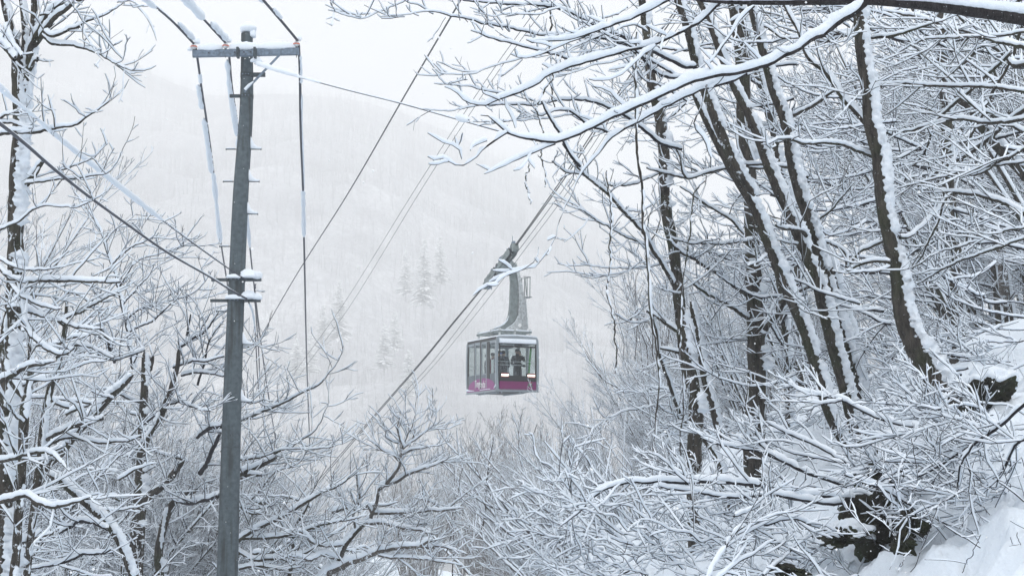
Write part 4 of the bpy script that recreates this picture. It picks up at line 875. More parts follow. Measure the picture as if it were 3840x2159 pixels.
# ---------------------------------------------------------------- trees farther back: a few kinds, copied
def copy_tree(o, parent=None):
    c=o.copy(); COL.objects.link(c); c.parent=parent
    for ch in o.children: copy_tree(ch,c)
    return c
def proto(seed,h,lean,nst=7,spread=.5,flat=.7,snowk=None,twig='twig',lv=None,th=1.0,trunk=False,name='thicket_tree'):
    g=np.random.default_rng(seed); K=10; s=np.linspace(0,1,K)
    P0=[];R0_=[]
    for i in range(nst):
        a=g.uniform(0,6.28); sp=spread*g.uniform(.2,1.1)
        d=np.array([math.cos(a)*sp+lean[0],math.sin(a)*sp*.8+lean[1],1.]); d/=np.linalg.norm(d)
        L=h*g.uniform(.75,1.08)/max(d[2],.4)
        if trunk: d=np.array([lean[0]*.5+g.normal(0,.05),g.normal(0,.05),1.]); L=h*(1 if i==0 else g.uniform(.5,.9))
        cur=np.array([g.normal(0,.12)+lean[0]*.2,g.normal(0,.1),0])
        pt=(d[None]*(s*L)[:,None]+cur[None]*(s**2*L)[:,None]+np.cumsum(g.normal(0,.012*h/8,(K,3)),0))
        pt[:,:2]+=g.normal(0,.12,2); pt[0,2]=-1.0
        P0.append(pt); R0_.append((.05+.004*h)*g.uniform(.6,1.3)*(1-.88*s)*th*(1.7 if trunk and i==0 else 1))
    Pp,Rp=np.array(P0),np.array(R0_)
    t=empty(name); bt,bs,btr=Bag(),Bag(),Bag()
    V,Q=tubes(Pp,Rp,7); btr.add(V,Q)
    sn=dict(base=.035,k=.5,lim=.06,lump=.3,gap=.15)|(snowk or {})
    V,Q=snow_on(Pp,Rp,7,g,**(sn|dict(steep=.12,wk=.8))); bs.add(V,Q)
    for l,o in enumerate(lv):
        Pp,Rp=grow(Pp,Rp,g,**o)
        V,Q=tubes(Pp,Rp,(5,4,3,3)[l]); bt.add(V,Q)
        if l<3: V,Q=snow_on(Pp,Rp,(6,5,4)[l],g,**sn); bs.add(V,Q)
    btr.build('trunk',M['bark_grey'] if twig!='twig' else M['bark'],t,True); bt.build('branches',M[twig],t,True); bs.build('snow',M['snow'],t,True)
    return t
def build_back():
    fan=[dict(spacing=.42,labs=(1.2,4.2),ang=(.3,.75),up=.2,flat=.6,bend=.25,Kc=8,rr=.55,lk=.009,rmin=.010,tip=.007,t0=.12,wob=.05,bias=(-.35,0,0)),
         dict(spacing=.30,lrat=.42,lmin=.25,lmax=1.4,ang=(.3,.75),up=.25,bend=.3,Kc=5,rr=.6,lk=.009,rmin=.008,tip=.006,wob=.08),
         dict(spacing=.30,lrat=.5,lmin=.12,lmax=.5,ang=(.3,.8),up=.25,bend=.3,Kc=3,rr=.7,lk=.01,rmin=.0065,tip=.005)]
    f2=[dict(f) for f in fan]; f2[0]['bias']=(.35,0,0)
    fine=dict(base=.030,k=.5,lim=.05,gap=.25)
    A=proto(601,13,(-.30,0),8,.38,lv=fan,twig='twig_brown',snowk=fine)
    A2=proto(602,12,(-.42,0),7,.36,lv=fan,twig='twig_brown',snowk=dict(base=.05,k=.6,lim=.08,gap=.05))
    B=proto(603,12,(.30,0),8,.4,lv=f2,twig='twig_brown',snowk=dict(base=.058,k=.6,lim=.09,gap=.05))
    bough=[dict(spacing=.30,labs=(1.0,3.2),ang=(.6,1.3),up=.1,flat=.5,bend=.0,Kc=8,rr=.55,lk=.011,rmin=.012,tip=.007,t0=.15,wob=.08,bias=(-.6,-.2,0)),
           dict(spacing=.24,lrat=.42,lmin=.2,lmax=1.2,ang=(.3,.9),up=.1,bend=.1,Kc=5,rr=.65,lk=.010,rmin=.008,tip=.006,wob=.1),
           dict(spacing=.17,lrat=.5,lmin=.12,lmax=.45,ang=(.3,.9),up=.2,bend=.2,Kc=3,rr=.7,lk=.012,rmin=.006,tip=.005)]
    bs=dict(base=.048,k=.6,lim=.075,gap=.05)
    C1=proto(604,11,(-.25,0),3,.3,lv=bough,twig='twig',snowk=bs,trunk=True)
    C2=proto(605,10,(-.35,0),4,.4,lv=bough,twig='twig',snowk=bs)
    far=[dict(spacing=.7,labs=(1.5,4.5),ang=(.3,.7),up=.3,flat=.8,bend=.3,Kc=6,rr=.55,lk=.009,rmin=.018,tip=.012,t0=.15,wob=.05),
         dict(spacing=.42,lrat=.45,lmin=.4,lmax=1.8,ang=(.3,.8),up=.3,bend=.4,Kc=4,rr=.6,lk=.01,rmin=.014,tip=.010,wob=.08),
         dict(spacing=.5,lrat=.5,lmin=.3,lmax=.9,ang=(.3,.8),up=.3,bend=.4,Kc=3,rr=.7,lk=.01,rmin=.010,tip=.008,wob=.08)]
    D=proto(606,13,(-.05,0),6,.45,lv=far,twig='twig_brown',snowk=dict(base=.03,k=.5,lim=.05,gap=.35),th=1.2)
    for o in (A,A2,B,C1,C2,D): o['pr']=1
    used={}
    def put(o,pxx,ytop,d,h0,lab,group,rot=None,seed=0):
        g=random.Random(seed*7919+int(pxx)*31+int(d*10))
        c=P(pxx,ytop,d); gz=float(ground_h(c[0],c[1])); s=max(.35,(c[2]-gz)/h0)
        if o.name in used: q=copy_tree(o)
        else: q=o; used[o.name]=1
        q.location=(c[0],c[1],gz); sx=min(s,1.25); q.scale=(sx*g.uniform(.9,1.1),sx,s)
        q.rotation_euler=(0,0,g.uniform(-.5,.5) if rot is None else rot)
        tag(q,lab,'tree',group)
    # behind and right of the cabin
    G1='slender trees behind the cable car'
    L1='slender fine twigged tree, thinly dusted, fanning up beside and below the cable car cabin'
    for i,(x,y,d) in enumerate([(2360,1120,76),(2480,1020,74),(2590,1000,78),(2740,1120,70),(2230,1300,78),(2420,1180,72),(2620,1080,78),(2860,1150,66),(2170,1530,72),(2330,1380,62),(2520,1280,56),(2400,1560,52),(2620,1430,48)]):
        put((A,A2)[i%2],x+290,y,d,12.5,L1,G1,rot=(-.35+.1*(i%7)),seed=i)
    L1b='slender twiggy tree with long slanting snowy stems, filling the bottom centre below the cabin'
    for i,(x,y,d) in enumerate([(1930,1640,62),(1820,1730,66),(1700,1760,70),(2080,1660,54),(1900,1840,50),(2230,1720,46),(2050,1920,44),(1760,1930,52)]):
        put(A2,x+300,y,d,12,L1b,G1,rot=(-.3+.1*(i%6)),seed=40+i)
    # the brown wood farther down the valley
    G2='bare brown trees of the wood down the valley'
    L2='hazy brown bare tree in the wood down the valley, under the cable car'
    g=random.Random(3)
    for i in range(46):
        d=g.uniform(95,190); x=g.uniform(1500,2900); y=1640+ (1700-x)*.06+g.uniform(-40,130)+ (0 if x>1750 else 60)
        put(D,x,y,d,13,L2,G2,rot=g.uniform(0,6.2),seed=100+i)
    for i in range(16):
        d=g.uniform(110,200); x=g.uniform(-80,1000); y=1560+g.uniform(-60,200)
        put(D,x,y,d,13,'hazy bare tree far behind the left hand tree cluster',G2,rot=g.uniform(0,6.2),seed=180+i)
    # left thicket
    G3='twiggy trees behind the left cluster'
    L3='fine twigged snowy tree filling in behind the dark trunks at the lower left'
    for i,(x,y,d) in enumerate([(q[0],q[1],max(q[2],38)) for q in [(-60,760,54),(160,1080,56),(330,1280,48),(480,1400,44),(620,1450,42),(760,1560,40),(900,1650,38),(60,1300,36),(260,1500,34),(450,1650,32),(650,1780,32),(850,1850,34),(1020,1800,42),(1180,1850,46),(980,1950,34),(1150,2020,36),(1320,1980,44),(1450,1950,50),(1560,1880,54)]]):
        put(B,x-260,y,d,12,L3 if x<900 else 'fine twigged snowy tree low between the utility pole and the leaning centre tree',G3,rot=(-.4+.1*(i%9)),seed=300+i)
    D2=proto(607,9,(.35,0),4,.4,lv=[dict(b,bias=(.5,-.2,0)) if 'bias' in b else b for b in bough],twig='twig',snowk=bs); D2['pr']=1
    for i,(x,y,d) in enumerate([(60,1500,27),(250,1650,28),(420,1560,38),(500,1850,37),(720,1700,36),(740,1900,35),(980,1800,36),(1080,1960,35),(150,1350,32),(620,1560,36),(1250,2020,36),(350,1880,24)]):
        put(D2,x-150,y,d,9,'heavily snowed tree low in the left cluster, close behind the dark trunks' if x<900 else 'heavily snowed tree low behind the utility pole, to its right','snowed trees low on the left',rot=(-.5+.13*(i%8)),seed=600+i)
    # right hillside
    G4='snow laden trees up the right hand slope'
    g=random.Random(8)
    for i in range(46):
        x=g.uniform(2850,4100) if i<16 else g.uniform(3430,4150); d=g.uniform(30,62); 
        y=(-60+max(0,3600-x)*1.2 if i>=16 else 1000)+g.uniform(-120,160)+ (0 if i%3 else 500)
        put((C1,C2)[i%2],x+120,y,d,10.5,'snow laden tree in the dense wood up the right hand slope, behind the dark trunks',G4,rot=g.uniform(-.6,.6),seed=400+i)
    for i in range(14):
        x=g.uniform(2450,3100); d=g.uniform(30,44); y=g.uniform(1350,1650)
        put(C2,x+100,y,d,10.5,'low snow laden tree behind the feet of the flecked and straight trunks',G4,rot=g.uniform(-.6,.6),seed=500+i)
def build_vines():
    def vine(lab,d,pts,gap=.5,seed=1):
        g=np.random.default_rng(seed); q=np.array([[*P(x,y,d),px(w,d)/2] for x,y,w in pts])
        W=resample(q,90); c=W[:,:3]+np.cumsum(g.normal(0,.006,(90,3)),0)*[1,1,.2]
        t=empty('hanging_vine',c[0],label=lab,cat='vine',group='vines hanging in front of the trunks')
        b=Bag(); V,Q=tubes(c[None],W[None,:,3]*(1+g.normal(0,.15,90)),7); b.add(V,Q); b.build('stem',M['bark'],t,True)
        V,Q=snow_on(c[None],W[None,:,3],7,g,base=.008,k=.5,lim=.02,steep=-.2,gap=gap,lump=.4,rough=.1); b=Bag(); b.add(V,Q); b.build('snow',M['snow'],t,True)
    vine('thick snow flecked vine hanging dead straight left of the flecked trunk',18,[(2388,120,7),(2391,250,8),(2388,350,9),(2387,450,9),(2395,600,9),(2410,725,10),(2405,840,9),(2420,950,9),(2425,1075,9),(2435,1175,9),(2450,1240,8),(2462,1400,7),(2448,1600,6),(2440,1790,5)],seed=1)
    vine('thin vine with a kink, hanging farthest left in front of the fine twigged trees',17,[(2275,640,4),(2290,710,6),(2312,840,6),(2300,1000,6),(2290,1090,6),(2308,1200,6),(2318,1330,5),(2325,1400,4)],seed=2)
    vine('thin dark vine hanging in front of the flecked trunk',19,[(2640,680,4),(2595,730,5),(2592,900,5),(2580,980,5),(2560,1130,5),(2552,1300,5),(2562,1560,5),(2555,1760,4)],.7,3)
    vine('short vine hanging from the upper boughs at the top, right of the cable car rope',18,[(2062,0,6),(2060,60,7),(2055,140,5),(2060,200,4),(2048,330,5),(2052,420,4)],.6,4)
    vine('knotted vine dangling from the big bough in the centre of the sky',17,[(2060,250,5),(2080,290,6),(2040,380,6),(2045,560,5),(2050,700,4)],.6,5)
    vine('thin vine with snow clots hanging near the lower bough tips',16,[(1985,560,3),(1982,640,4),(1985,700,5),(1990,770,3)],.2,6)
# ---------------------------------------------------------------- utility pole and wires
def build_pole():
    ax=[(926,128,30.6,43),(924,400,30.35,50),(903,724,30.0,58),(889,1030,29.8,61),(873,1442,29.5,68),(852,2159,29.0,80),(838,2600,28.7,88)]
    W=resample(np.array([[*P(x,y,d),w/2/F*d] for x,y,d,w in ax]),60)
    base=W[-1,:3].copy(); base[2]=float(ground_h(base[0],base[1]))
    W[-1,:3]=base-[0,0,.3]
    t=empty('utility_pole',base,label='weathered concrete utility pole with a steel crossarm and snow cap',cat='utility pole')
    def at(y,off=0.,fwd=0.):
        i=np.argmin(abs(W[:,2]-P(900,y,30)[2])); p=W[i,:3].copy(); return p+[off*W[i,3],-fwd*W[i,3],0],W[i,3]
    b=Bag(); b.tube(W[:,:3],W[:,3],40); b.build('shaft',M['concrete'],t,True)
    # joint rings and form seams
    for y in (984+225,1690,):
        p,r=at(y); q=Bag(); q.tube([p-[0,0,.012],p+[0,0,.012]],[r*1.02]*2,40); q.build('joint_ring',M['galv_dark'],t,True)
    top,r=at(130)
    top=W[0,:3]; r=W[0,3]
    # snow cap, leaning over the right side
    def blob(name,c,s,seed,par,mat='snow',fl=0.):
        g=np.random.default_rng(seed); bm=bmesh.new(); bmesh.ops.create_icosphere(bm,subdivisions=4,radius=1)
        V=np.array([v.co[:] for v in bm.verts]); fs=[[v.index for v in f.verts] for f in bm.faces]; bm.free()
        n=sum(np.sin(V@g.normal(0,k,3)+g.random()*6)*a for k,a in ((1.5,.10),(2.5,.07),(5,.04)) for _ in range(2))
        V=V*(1+n[:,None]); 
        V[:,2]=np.where(V[:,2]<-.35,-.35+(V[:,2]+.35)*.25,V[:,2])
        mesh_np(name,V*np.asarray(s)+np.asarray(c),None,M[mat],par,True,fs)
    blob('snow_cap',top+[.03,0,.09],(r*1.45,r*1.4,.15),1,t)
    blob('snow_cap',top+[r*1.05,-.02,-.02],(.055,.1,.13),2,t)
    # crossarm
    A=P(722,203,30.05); Bp=P(1122,194,30.25)
    b=Bag(); b.bar(A,Bp,.10,.135); ob=b.build('crossarm',M['galv'],t)
    for f in (.155,.40,.485,.55):
        h=Bag(); c=A+(Bp-A)*f; h.tube([c-[0,.056,0],c-[0,.05,0]],[.017]*2,10); h.build('bolt_hole',M['cable'],ob)
    dirx=(Bp-A)/np.linalg.norm(Bp-A)
    s=Bag()
    g=np.random.default_rng(4)
    for f0,f1,th in ((.05,.28,.085),(.34,.62,.10),(.60,.96,.09)):
        pts=np.array([A+(Bp-A)*f+[0,0,.07+.02] for f in np.linspace(f0,f1,26)])
        pr=np.sin(np.linspace(.05,PI-.05,26))**.3
        T,S1,U=frames(pts[None]); a=np.arange(10)/10*2*PI
        hh=th*1.4*pr*(1+g.normal(0,.06,26)); ww=.065*pr
        V=pts[:,None]+(ww[:,None]*np.cos(a))[...,None]*S1[0][:,None]+(hh[:,None]*np.clip(np.sin(a),-.3,1))[...,None]*np.array([0,0,1.])
        s.add(V.reshape(-1,3),quads(1,26,10))
    s.build('snow_ridge',M['snow'],t,True)
    pc,pr_=at(205)
    cb=Bag()
    for x in (893,957):
        c=P(x,200,30.0); cb.box(c-[0,.02,0],.045,.16,.20); cb.tube([c+[0,-.12,.06],c+[0,.45,.06]],[.012]*2,8)
    cb.build('clamp',M['galv_dark'],t)
    # insulators
    tips=[]
    for (x,y,dd) in ((727,175,30.05),(846,172,30.1),(1112,165,30.25)):
        c=P(x,y,dd)
        e=Bag(); z0=P(x,195,dd)
        e.tube([z0-[0,0,.12],z0-[0,0,.075],z0-[0,0,.07],z0+[0,0,.05],c-[0,0,.02]],[.007,.008,.02,.022,.024],10)
        pin=e.build('insulator',M['galv_dark'],t,True)
        prof=[(0,-.06,.028),(0,-.045,.034),(0,-.03,.062),(0,-.018,.066),(0,-.005,.058),(0,.02,.052),(0,.04,.040),(0,.06,.028),(0,.07,.030),(0,.08,.012)]
        e=Bag(); e.tube([c+[0,0,p[1]] for p in prof],[p[2] for p in prof],20); e.build('shed',M['porcelain'],pin,True)
        e=Bag(); e.tube([c+[0,0,-.020],c+[0,0,0.004]],[.0685,.066],20); e.build('band',M['orange'],pin,True)
        blob('snow_cap',c+[.055,.03,.11],(.055,.06,.075),x,t); tips.append(c+np.array([0,0,.065]))
    blob('snow_cap',P(712,182,30.05)+[0,0,-.02],(.05,.05,.05),7,t)
    # brace and bands
    b=Bag(); b.bar(P(1050,205,30.1),P(916,345,30.05),.045,.012,up=(0,-1,0)); b.build('brace',M['galv'],t)
    s=Bag(); a0,a1=P(950,310,30.03),P(918,342,30.0); s.tube([a0+[0,0,.02],(a0+a1)/2+[0,0,.035],a1+[0,0,.03]],[.012,.03,.03],8); s.build('snow_lump',M['snow'],t,True)
    for y,e0,e1,hh in ((242,0,.28,.09),(349,-.2,0,.07),(1059,-.33,.36,.065),(1128,-.33,.36,.065)):
        c,r=at(y); q=Bag(); q.tube([c-[0,0,hh/2],c+[0,0,hh/2]],[r*1.05]*2,40)
        if e0: q.box(c+[-r+e0/2,-.05,0],abs(e0),.05,hh*.9)
        if e1: q.box(c+[r+e1/2-.03,-.05,0],abs(e1),.06,hh*.9)
        bd=q.build('band',M['galv_dark'],t)
        for k in (-.5,.0,.4):
            q=Bag(); cc=c+[r*k,-r*1.06*math.sqrt(1-k*k)-.004,0]; q.tube([cc-[0,.012,0],cc+[0,.01,0]],[.012]*2,8); q.build('bolt',M['galv'],bd,True)
        if y>1000:
            blob('snow_lump',c+[r+.09,-.05,hh/2+.05],(.20,.14,.11),y,t); blob('snow_lump',c+[r+.26,-.05,hh/2+.03],(.09,.1,.10),y+1,t)
            blob('snow_lump',c+[-.02,-r-.03,hh/2+.01],(.16,.05,.05),y+2,t)
    blob('snow_lump',P(960,228,30.1),(.11,.08,.07),77,t)
    # step bolts
    for y,sd in ((565,-1),(567,1),(684,-1),(687,1),(805,1),(924,-1),(1165,-1),(1287,1),(1530,1)):
        c,r=at(y); q=Bag(); x0=c+[sd*r*.9,-.02,0]; x1=c+[sd*(r+.21),-.02,0]
        q.tube([x0,x1-[sd*.012,0,0],x1-[sd*.011,0,0],x1],[.010,.010,.022,.022],8); q.build('step_bolt',M['galv_dark'],t,True)
        n=12; s_=np.linspace(0,1,n); 
        if sd>0:
            pts=np.array([c+[r*.93+.22*u,-.02,.012+.5*(.12*(1-u)**3.0*2.1+.022)] for u in s_]); hh=np.array([.12*(1-u)**3.0*1.0+.024 for u in s_])
        else: pts=np.array([c+[-(r+.03+.17*u),-.02,.02] for u in s_]); hh=np.full(n,.012)
        T,S1,U=frames(pts[None]); a=np.arange(8)/8*2*PI; ww=np.full(n,.022)
        V=pts[:,None]+(ww[:,None]*np.cos(a))[...,None]*np.array([0,1.,0])+(hh[:,None]*np.sin(a))[...,None]*np.array([0,0,1.])
        q=Bag(); q.add(V.reshape(-1,3),quads(1,n,8)); q.build('snow_lump',M['snow'],t,True)
    for y,k in ((1648,.15),(1897,.0),(2140,-.1)):
        c,r=at(y); q=Bag(); cc=c+[r*k,-r*.99,0]; q.tube([cc-[0,.03,0],cc+[0,.03,0]],[.022]*2,6); q.build('bolt',M['galv_dark'],t,True)
    return tips
def wire(name,lab,pts,r,snow=(),cat='wire',group=None,mat='cable',twist=0,K=70,below=False,sm='snow'):
    """pts (x,y,d); snow pieces (t0,t1,radius,(ox,oy,oz))"""
    W=resample(np.array([P(x,y,d) for x,y,d in pts]),K)
    t=empty(name,W[0],label=lab,cat=cat,group=group)
    b=Bag()
    if twist:
        L=np.linalg.norm(np.diff(W,axis=0),axis=1).sum(); n=int(min(600,L/twist*8)); W3=resample(np.array([P(x,y,d) for x,y,d in pts]),n)
        a=np.linspace(0,L/twist*2*PI,n)
        for ph in (0,PI):
            b.tube(W3+np.stack([np.cos(a+ph),0*a,np.sin(a+ph)],1)*r*.9,[r*.75]*n,5)
    else: b.tube(W,[r]*K,8)
    b.build('strand' if not twist else 'twisted_strands',M[mat],t,True)
    for j,(t0,t1,sr,off) in enumerate(snow):
        g=np.random.default_rng(int(abs(pts[0][0]))+j*17+int(abs(pts[0][1]))); n=60
        sx=1920+F*W[:,0]/(W[:,1]*CP+W[:,2]*SP); sy=F*(-W[:,1]*SP+W[:,2]*CP)/(W[:,1]*CP+W[:,2]*SP); cs=np.concatenate([[0],np.cumsum(np.hypot(np.diff(sx),np.diff(sy)))]); cs/=cs[-1]
        s=np.interp(np.linspace(t0,t1,n),cs,np.arange(K)); i=np.clip(s.astype(int),0,K-2); u=(s-i)[:,None]; c=W[i]*(1-u)+W[i+1]*u+np.asarray(off)
        pr=np.clip(np.minimum(np.linspace(0,1,n),np.linspace(1,0,n))*14,0.05,1)**.5
        nn=np.convolve(g.normal(0,1,n+8),np.ones(9)/9,'valid')*.45+g.normal(0,.05,n)
        T,A,U=frames(c[None]); a=np.arange(10)/10*2*PI; rr=(sr*pr*(1+nn))[:,None]*(1+g.normal(0,.03,(n,10)))
        V=c[:,None]+(rr*np.cos(a))[...,None]*A[0][:,None]+(rr*np.sin(a))[...,None]*U[0][:,None]
        q=Bag(); q.add(V.reshape(-1,3),quads(1,n,10)); q.build('snow',M[sm],t,True)
    return t
def build_wires(tips):
    G='power wires meeting at the crossarm'
    # toward the camera, top left
    wire('power_wire','left of the three incoming wires, running to the left insulator under a thick snow sleeve',[(330,-190,23),(440,-90,25),(550,0,27),(640,75,28.5),(727,165,30.05)],.022,[(0,.62,.062,(.02,0,-.03)),(.62,.80,.022,(0,0,.015)),(.82,.98,.05,(.04,0,.05))],group=G)
    wire('power_wire','middle incoming wire with the fattest snow sleeve above the pole',[(520,-170,24),(600,-90,26),(690,-8,27.5),(770,80,29),(846,162,30.1)],.022,[(0,.74,.078,(.01,0,0)),(.80,.98,.06,(.05,0,.05))],group=G)
    wire('power_wire','right incoming wire, almost bare, ending at the right hand insulator',[(860,-150,24),(930,-60,26),(990,5,27.5),(1055,80,29),(1115,152,30.25)],.026,[(0,.52,.045,(-.03,0,-.02)),(.62,.74,.035,(.035,0,.02))],group=G)
    for (x,y,d) in ((1008,22,28),): 
        pass
    # down the valley
    wire('power_wire','left drop wire, bare at the top then sleeved in snow, passing behind the shaft',[(735,185,30.1),(742,230,30.4),(757,340,32),(775,455,34),(800,640,38),(828,905,45),(852,1060,50),(880,1250,58),(915,1465,70),(947,1680,84),(1036,1965,100)],.024,[(.05,.07,.035,(0,0,0)),(.075,.125,.055,(-.06,0,0)),(.145,.26,.055,(-.05,0,0)),(.255,.405,.062,(-.01,0,0))],group=G,K=120)
    wire('power_wire','middle drop wire close beside the shaft with a long white sleeve',[(858,190,30.1),(862,240,30.5),(870,330,32),(888,450,34),(905,640,38),(935,905,45),(948,1030,50),(1000,1442,70),(1035,1660,82),(1082,1965,100)],.024,[(.02,.18,.06,(-.045,0,0)),(.18,.42,.062,(0,0,0))],group=G,K=120)
    wire('power_wire','right drop wire hanging clear of the pole, with a white sleeve in its middle',[(1120,170,30.25),(1124,240,30.6),(1127,460,33),(1136,700,37),(1140,895,42),(1153,1442,68),(1168,1800,90),(1178,1968,100)],.028,[(.30,.40,.052,(.0,0,0)),(.10,.3,.02,(.03,0,0)),(.02,.08,.03,(.02,0,0))],group=G,K=120)
    wire('guy_wire','thin stay wire running right from the pole top into the snowy boughs',[(955,240,30.3),(1040,268,28),(1288,335,25),(1500,388,22),(1710,447,20),(1870,492,18.7),(2010,530,17.8)],.008,[(0.0,.16,.045,(0,0,.035)),(.12,.24,.02,(0,0,.015)),(.24,.92,.009,(0,0,.012)),(.72,.76,.045,(0,0,.035))],group='stay and telecom wires',cat='wire')
    wire('telecom_wire','twisted telecom wire sagging in from the left under wavy snow, upper of the two',[(-120,240,14),(0,330,15.5),(50,375,16.2),(125,435,17),(200,500,18),(280,565,19),(375,640,20.3),(480,724,21.8),(610,826,24),(740,923,26.3),(875,1018,29),(925,1050,29.6)],.010,[(0,.72,.040,(0,0,.005)),(.72,.80,.016,(0,0,.01)),(.80,.93,.012,(0,0,.01))],group='stay and telecom wires',twist=.22,K=120)
    wire('telecom_wire','straight dark telecom wire below the wavy one, a thin white line of snow on top',[(-120,385,13),(0,465,14.5),(100,545,15.8),(200,632,17.2),(320,727,19),(475,840,21.5),(625,945,24),(790,1040,27.3),(862,1085,28.8),(925,1120,29.4)],.018,[(0,.98,.013,(0,0,.014))],group='stay and telecom wires',K=100)
    wire('telecom_wire','twisted telecom wire going down the valley right of the shaft, snow clotted',[(958,1065,29.6),(955,1100,30),(960,1170,32),(972,1350,38),(975,1442,42),(995,1600,50),(1002,1700,60),(1018,1850,75),(1042,1940,90)],.012,[(.35,.7,.018,(0,0,0))],group='stay and telecom wires',twist=.35,K=100)
    wire('telecom_wire','plain telecom wire starting at the lower bracket, left strand of the valley bundle',[(925,1120,29.4),(945,1160,31),(957,1250,35),(968,1442,43),(985,1560,52),(1005,1750,70),(1025,1940,92)],.014,[(.02,.16,.022,(0,0,0))],group='stay and telecom wires',K=80)
    wire('telecom_wire','thin telecom wire starting at the upper bracket end, right strand of the valley bundle',[(960,1128,29.6),(970,1230,34),(990,1360,42),(1002,1442,46),(1030,1620,60),(1062,1800,80),(1085,1965,100)],.010,[],group='stay and telecom wires',K=60)
    # the next pole down the valley
    c=P(1100,1985,100); gz=float(ground_h(c[0],c[1]))
    t=empty('utility_pole',(c[0],c[1],gz-.5),label='distant utility pole down the valley with a snowy crossarm, mostly hidden by boughs',cat='utility pole')
    b=Bag(); b.tube([np.array([c[0],c[1],gz-1]),c+[0,0,.4]],[.19,.12],12); b.build('shaft',M['concrete'],t,True)
    b=Bag(); b.bar(P(1028,1972,100),P(1190,1976,99.5),.12,.14); b.build('crossarm',M['galv'],t)
    b=Bag(); b.bar(P(1028,1972,100)+[0,0,.10],P(1190,1976,99.5)+[0,0,.10],.13,.07); b.build('snow_ridge',M['snow'],t)
    # ---- ropes of the cable car
    def rope(lab,pts,r,g='ropes of the cable car',nm='track_rope'):
        W=resample(np.array([P(*p) for p in pts]),60); tt=empty(nm,W[0],label=lab,cat='rope',group=g)
        b=Bag(); b.tube(W,[r]*60,6); b.build('strand',M['rope'],tt,True)
    rope('thick lone track rope crossing the sky steeply left of the cable car',[(780,1640,112),(915,1378,92),(1100,1050,74),(1306,724,60),(1520,355,48),(1728,0,40),(1850,-215,36)],.027)
    rope('left one of two hair thin haul ropes in the mist left of the cable car',[(880,1780,120),(1075,1442,95),(1288,1140,78),(1548,724,62),(1718,460,54),(1861,245,48),(2016,30,43),(2120,-120,40)],.011,nm='haul_rope')
    rope('right haul rope, the other hair thin line beside the lone track rope',[(905,1780,120),(1100,1442,95),(1312,1148,78),(1572,724,62),(1740,462,54),(1885,245,48),(2043,30,43),(2150,-120,40)],.011,nm='haul_rope')
    for k,o,lab in ((0,0,'upper of the two close thick track ropes the cable car rides on'),(1,9,'lower of the two close thick track ropes the cable car rides on')):
        rope(lab,[(1080+o,1935,98),(1188+o,1807,91),(1400+o*.7,1560,80),(1600+o*.5,1331,72),(1700,1208+o*.5,69),(1822,1062+o*.4,66),(1880+o,985,64.5),(1935+o*.6,915,63),(2115+o,660,58),(2331+o*1.2,330,53),(2531+o*1.2,42,48.5),(2640,-110,46)],.024)
    rope('thin haul rope just below the paired track ropes, carrying on past the cabin hanger',[(1110,1950,98),(1225,1800,91),(1500,1490,76),(1625,1352,72),(1830,1085,66),(1940,945,63),(2130,685,58),(2360,335,53),(2560,45,48.5),(2660,-100,46)],.012,nm='haul_rope')
    rope('second thin haul rope, lowest line under the track ropes',[(1120,1965,98),(1240,1815,91),(1500,1510,76),(1640,1355,72),(1850,1095,66),(1950,960,63),(2150,690,58),(2375,345,53),(2580,50,48.5),(2675,-90,46)],.010,nm='haul_rope')
# ---------------------------------------------------------------- the cable car
M['frame']=mat_plain('cabin_frame_grey',(.27,.31,.34),.4,.1,.08,4)
M['panel']=mat_plain('dark_cabin_panel',(.10,.13,.15),.35,.1,.15,4)
M['magenta']=mat_plain('magenta_paint',(.17,.008,.10),.35,0,.08,4)
M['magenta_side']=mat_plain('magenta_side_paint',(.24,.035,.18),.35,0,.08,4)
M['black']=mat_plain('black_trim',(.012,.014,.016),.4,0,.2,6)
M['hanger']=mat_plain('hanger_green_grey',(.20,.235,.235),.55,.1,.25,6,bmp=.2)
M['hanger_light']=mat_plain('frosted_steel',(.48,.51,.52),.6,.1,.35,9,bmp=.3)
M['rail']=mat_plain('handrail',(.55,.58,.6),.35,.4,.1,6)
M['white']=mat_plain('white_lettering',(.8,.8,.8),.6,0,.03,4)
M['green']=mat_plain('green_emblem',(.03,.26,.12),.5,0,.1,4)
M['lime']=mat_plain('lime_strip',(.10,.42,.08),.5,0,.1,4)
M['red']=mat_plain('red_mark',(.45,.03,.03),.5,0,.1,4)
M['yellow']=mat_plain('yellow_mark',(.55,.45,.05),.5,0,.1,4)
M['floor']=mat_plain('cabin_floor',(.03,.03,.032),.7,0,.2,4)
def mat_glass():
    m=bpy.data.materials.new('tinted_glass'); m.use_nodes=True; nt=m.node_tree; nt.nodes.clear()
    o=nt.nodes.new('ShaderNodeOutputMaterial'); a=nt.nodes.new('ShaderNodeBsdfTransparent'); a.inputs[0].default_value=(.865,.89,.885,1)
    g=nt.nodes.new('ShaderNodeBsdfGlossy'); g.inputs['Roughness'].default_value=.03; g.inputs[0].default_value=(.8,.85,.9,1)
    f=nt.nodes.new('ShaderNodeValue'); f.outputs[0].default_value=.07
    x=nt.nodes.new('ShaderNodeMixShader'); nt.links.new(f.outputs[0],x.inputs[0]); nt.links.new(a.outputs[0],x.inputs[1]); nt.links.new(g.outputs[0],x.inputs[2]); nt.links.new(x.outputs[0],o.inputs[0]); return m
M['glass']=mat_glass()
def mat_lamp():
    m,nt,b=nmat('lit_lamp'); b.inputs['Base Color'].default_value=(.9,.85,.75,1); b.inputs['Emission Color'].default_value=(1,.86,.72,1); b.inputs['Emission Strength'].default_value=3; return m
M['lamp']=mat_lamp()
YAW=math.radians(25)
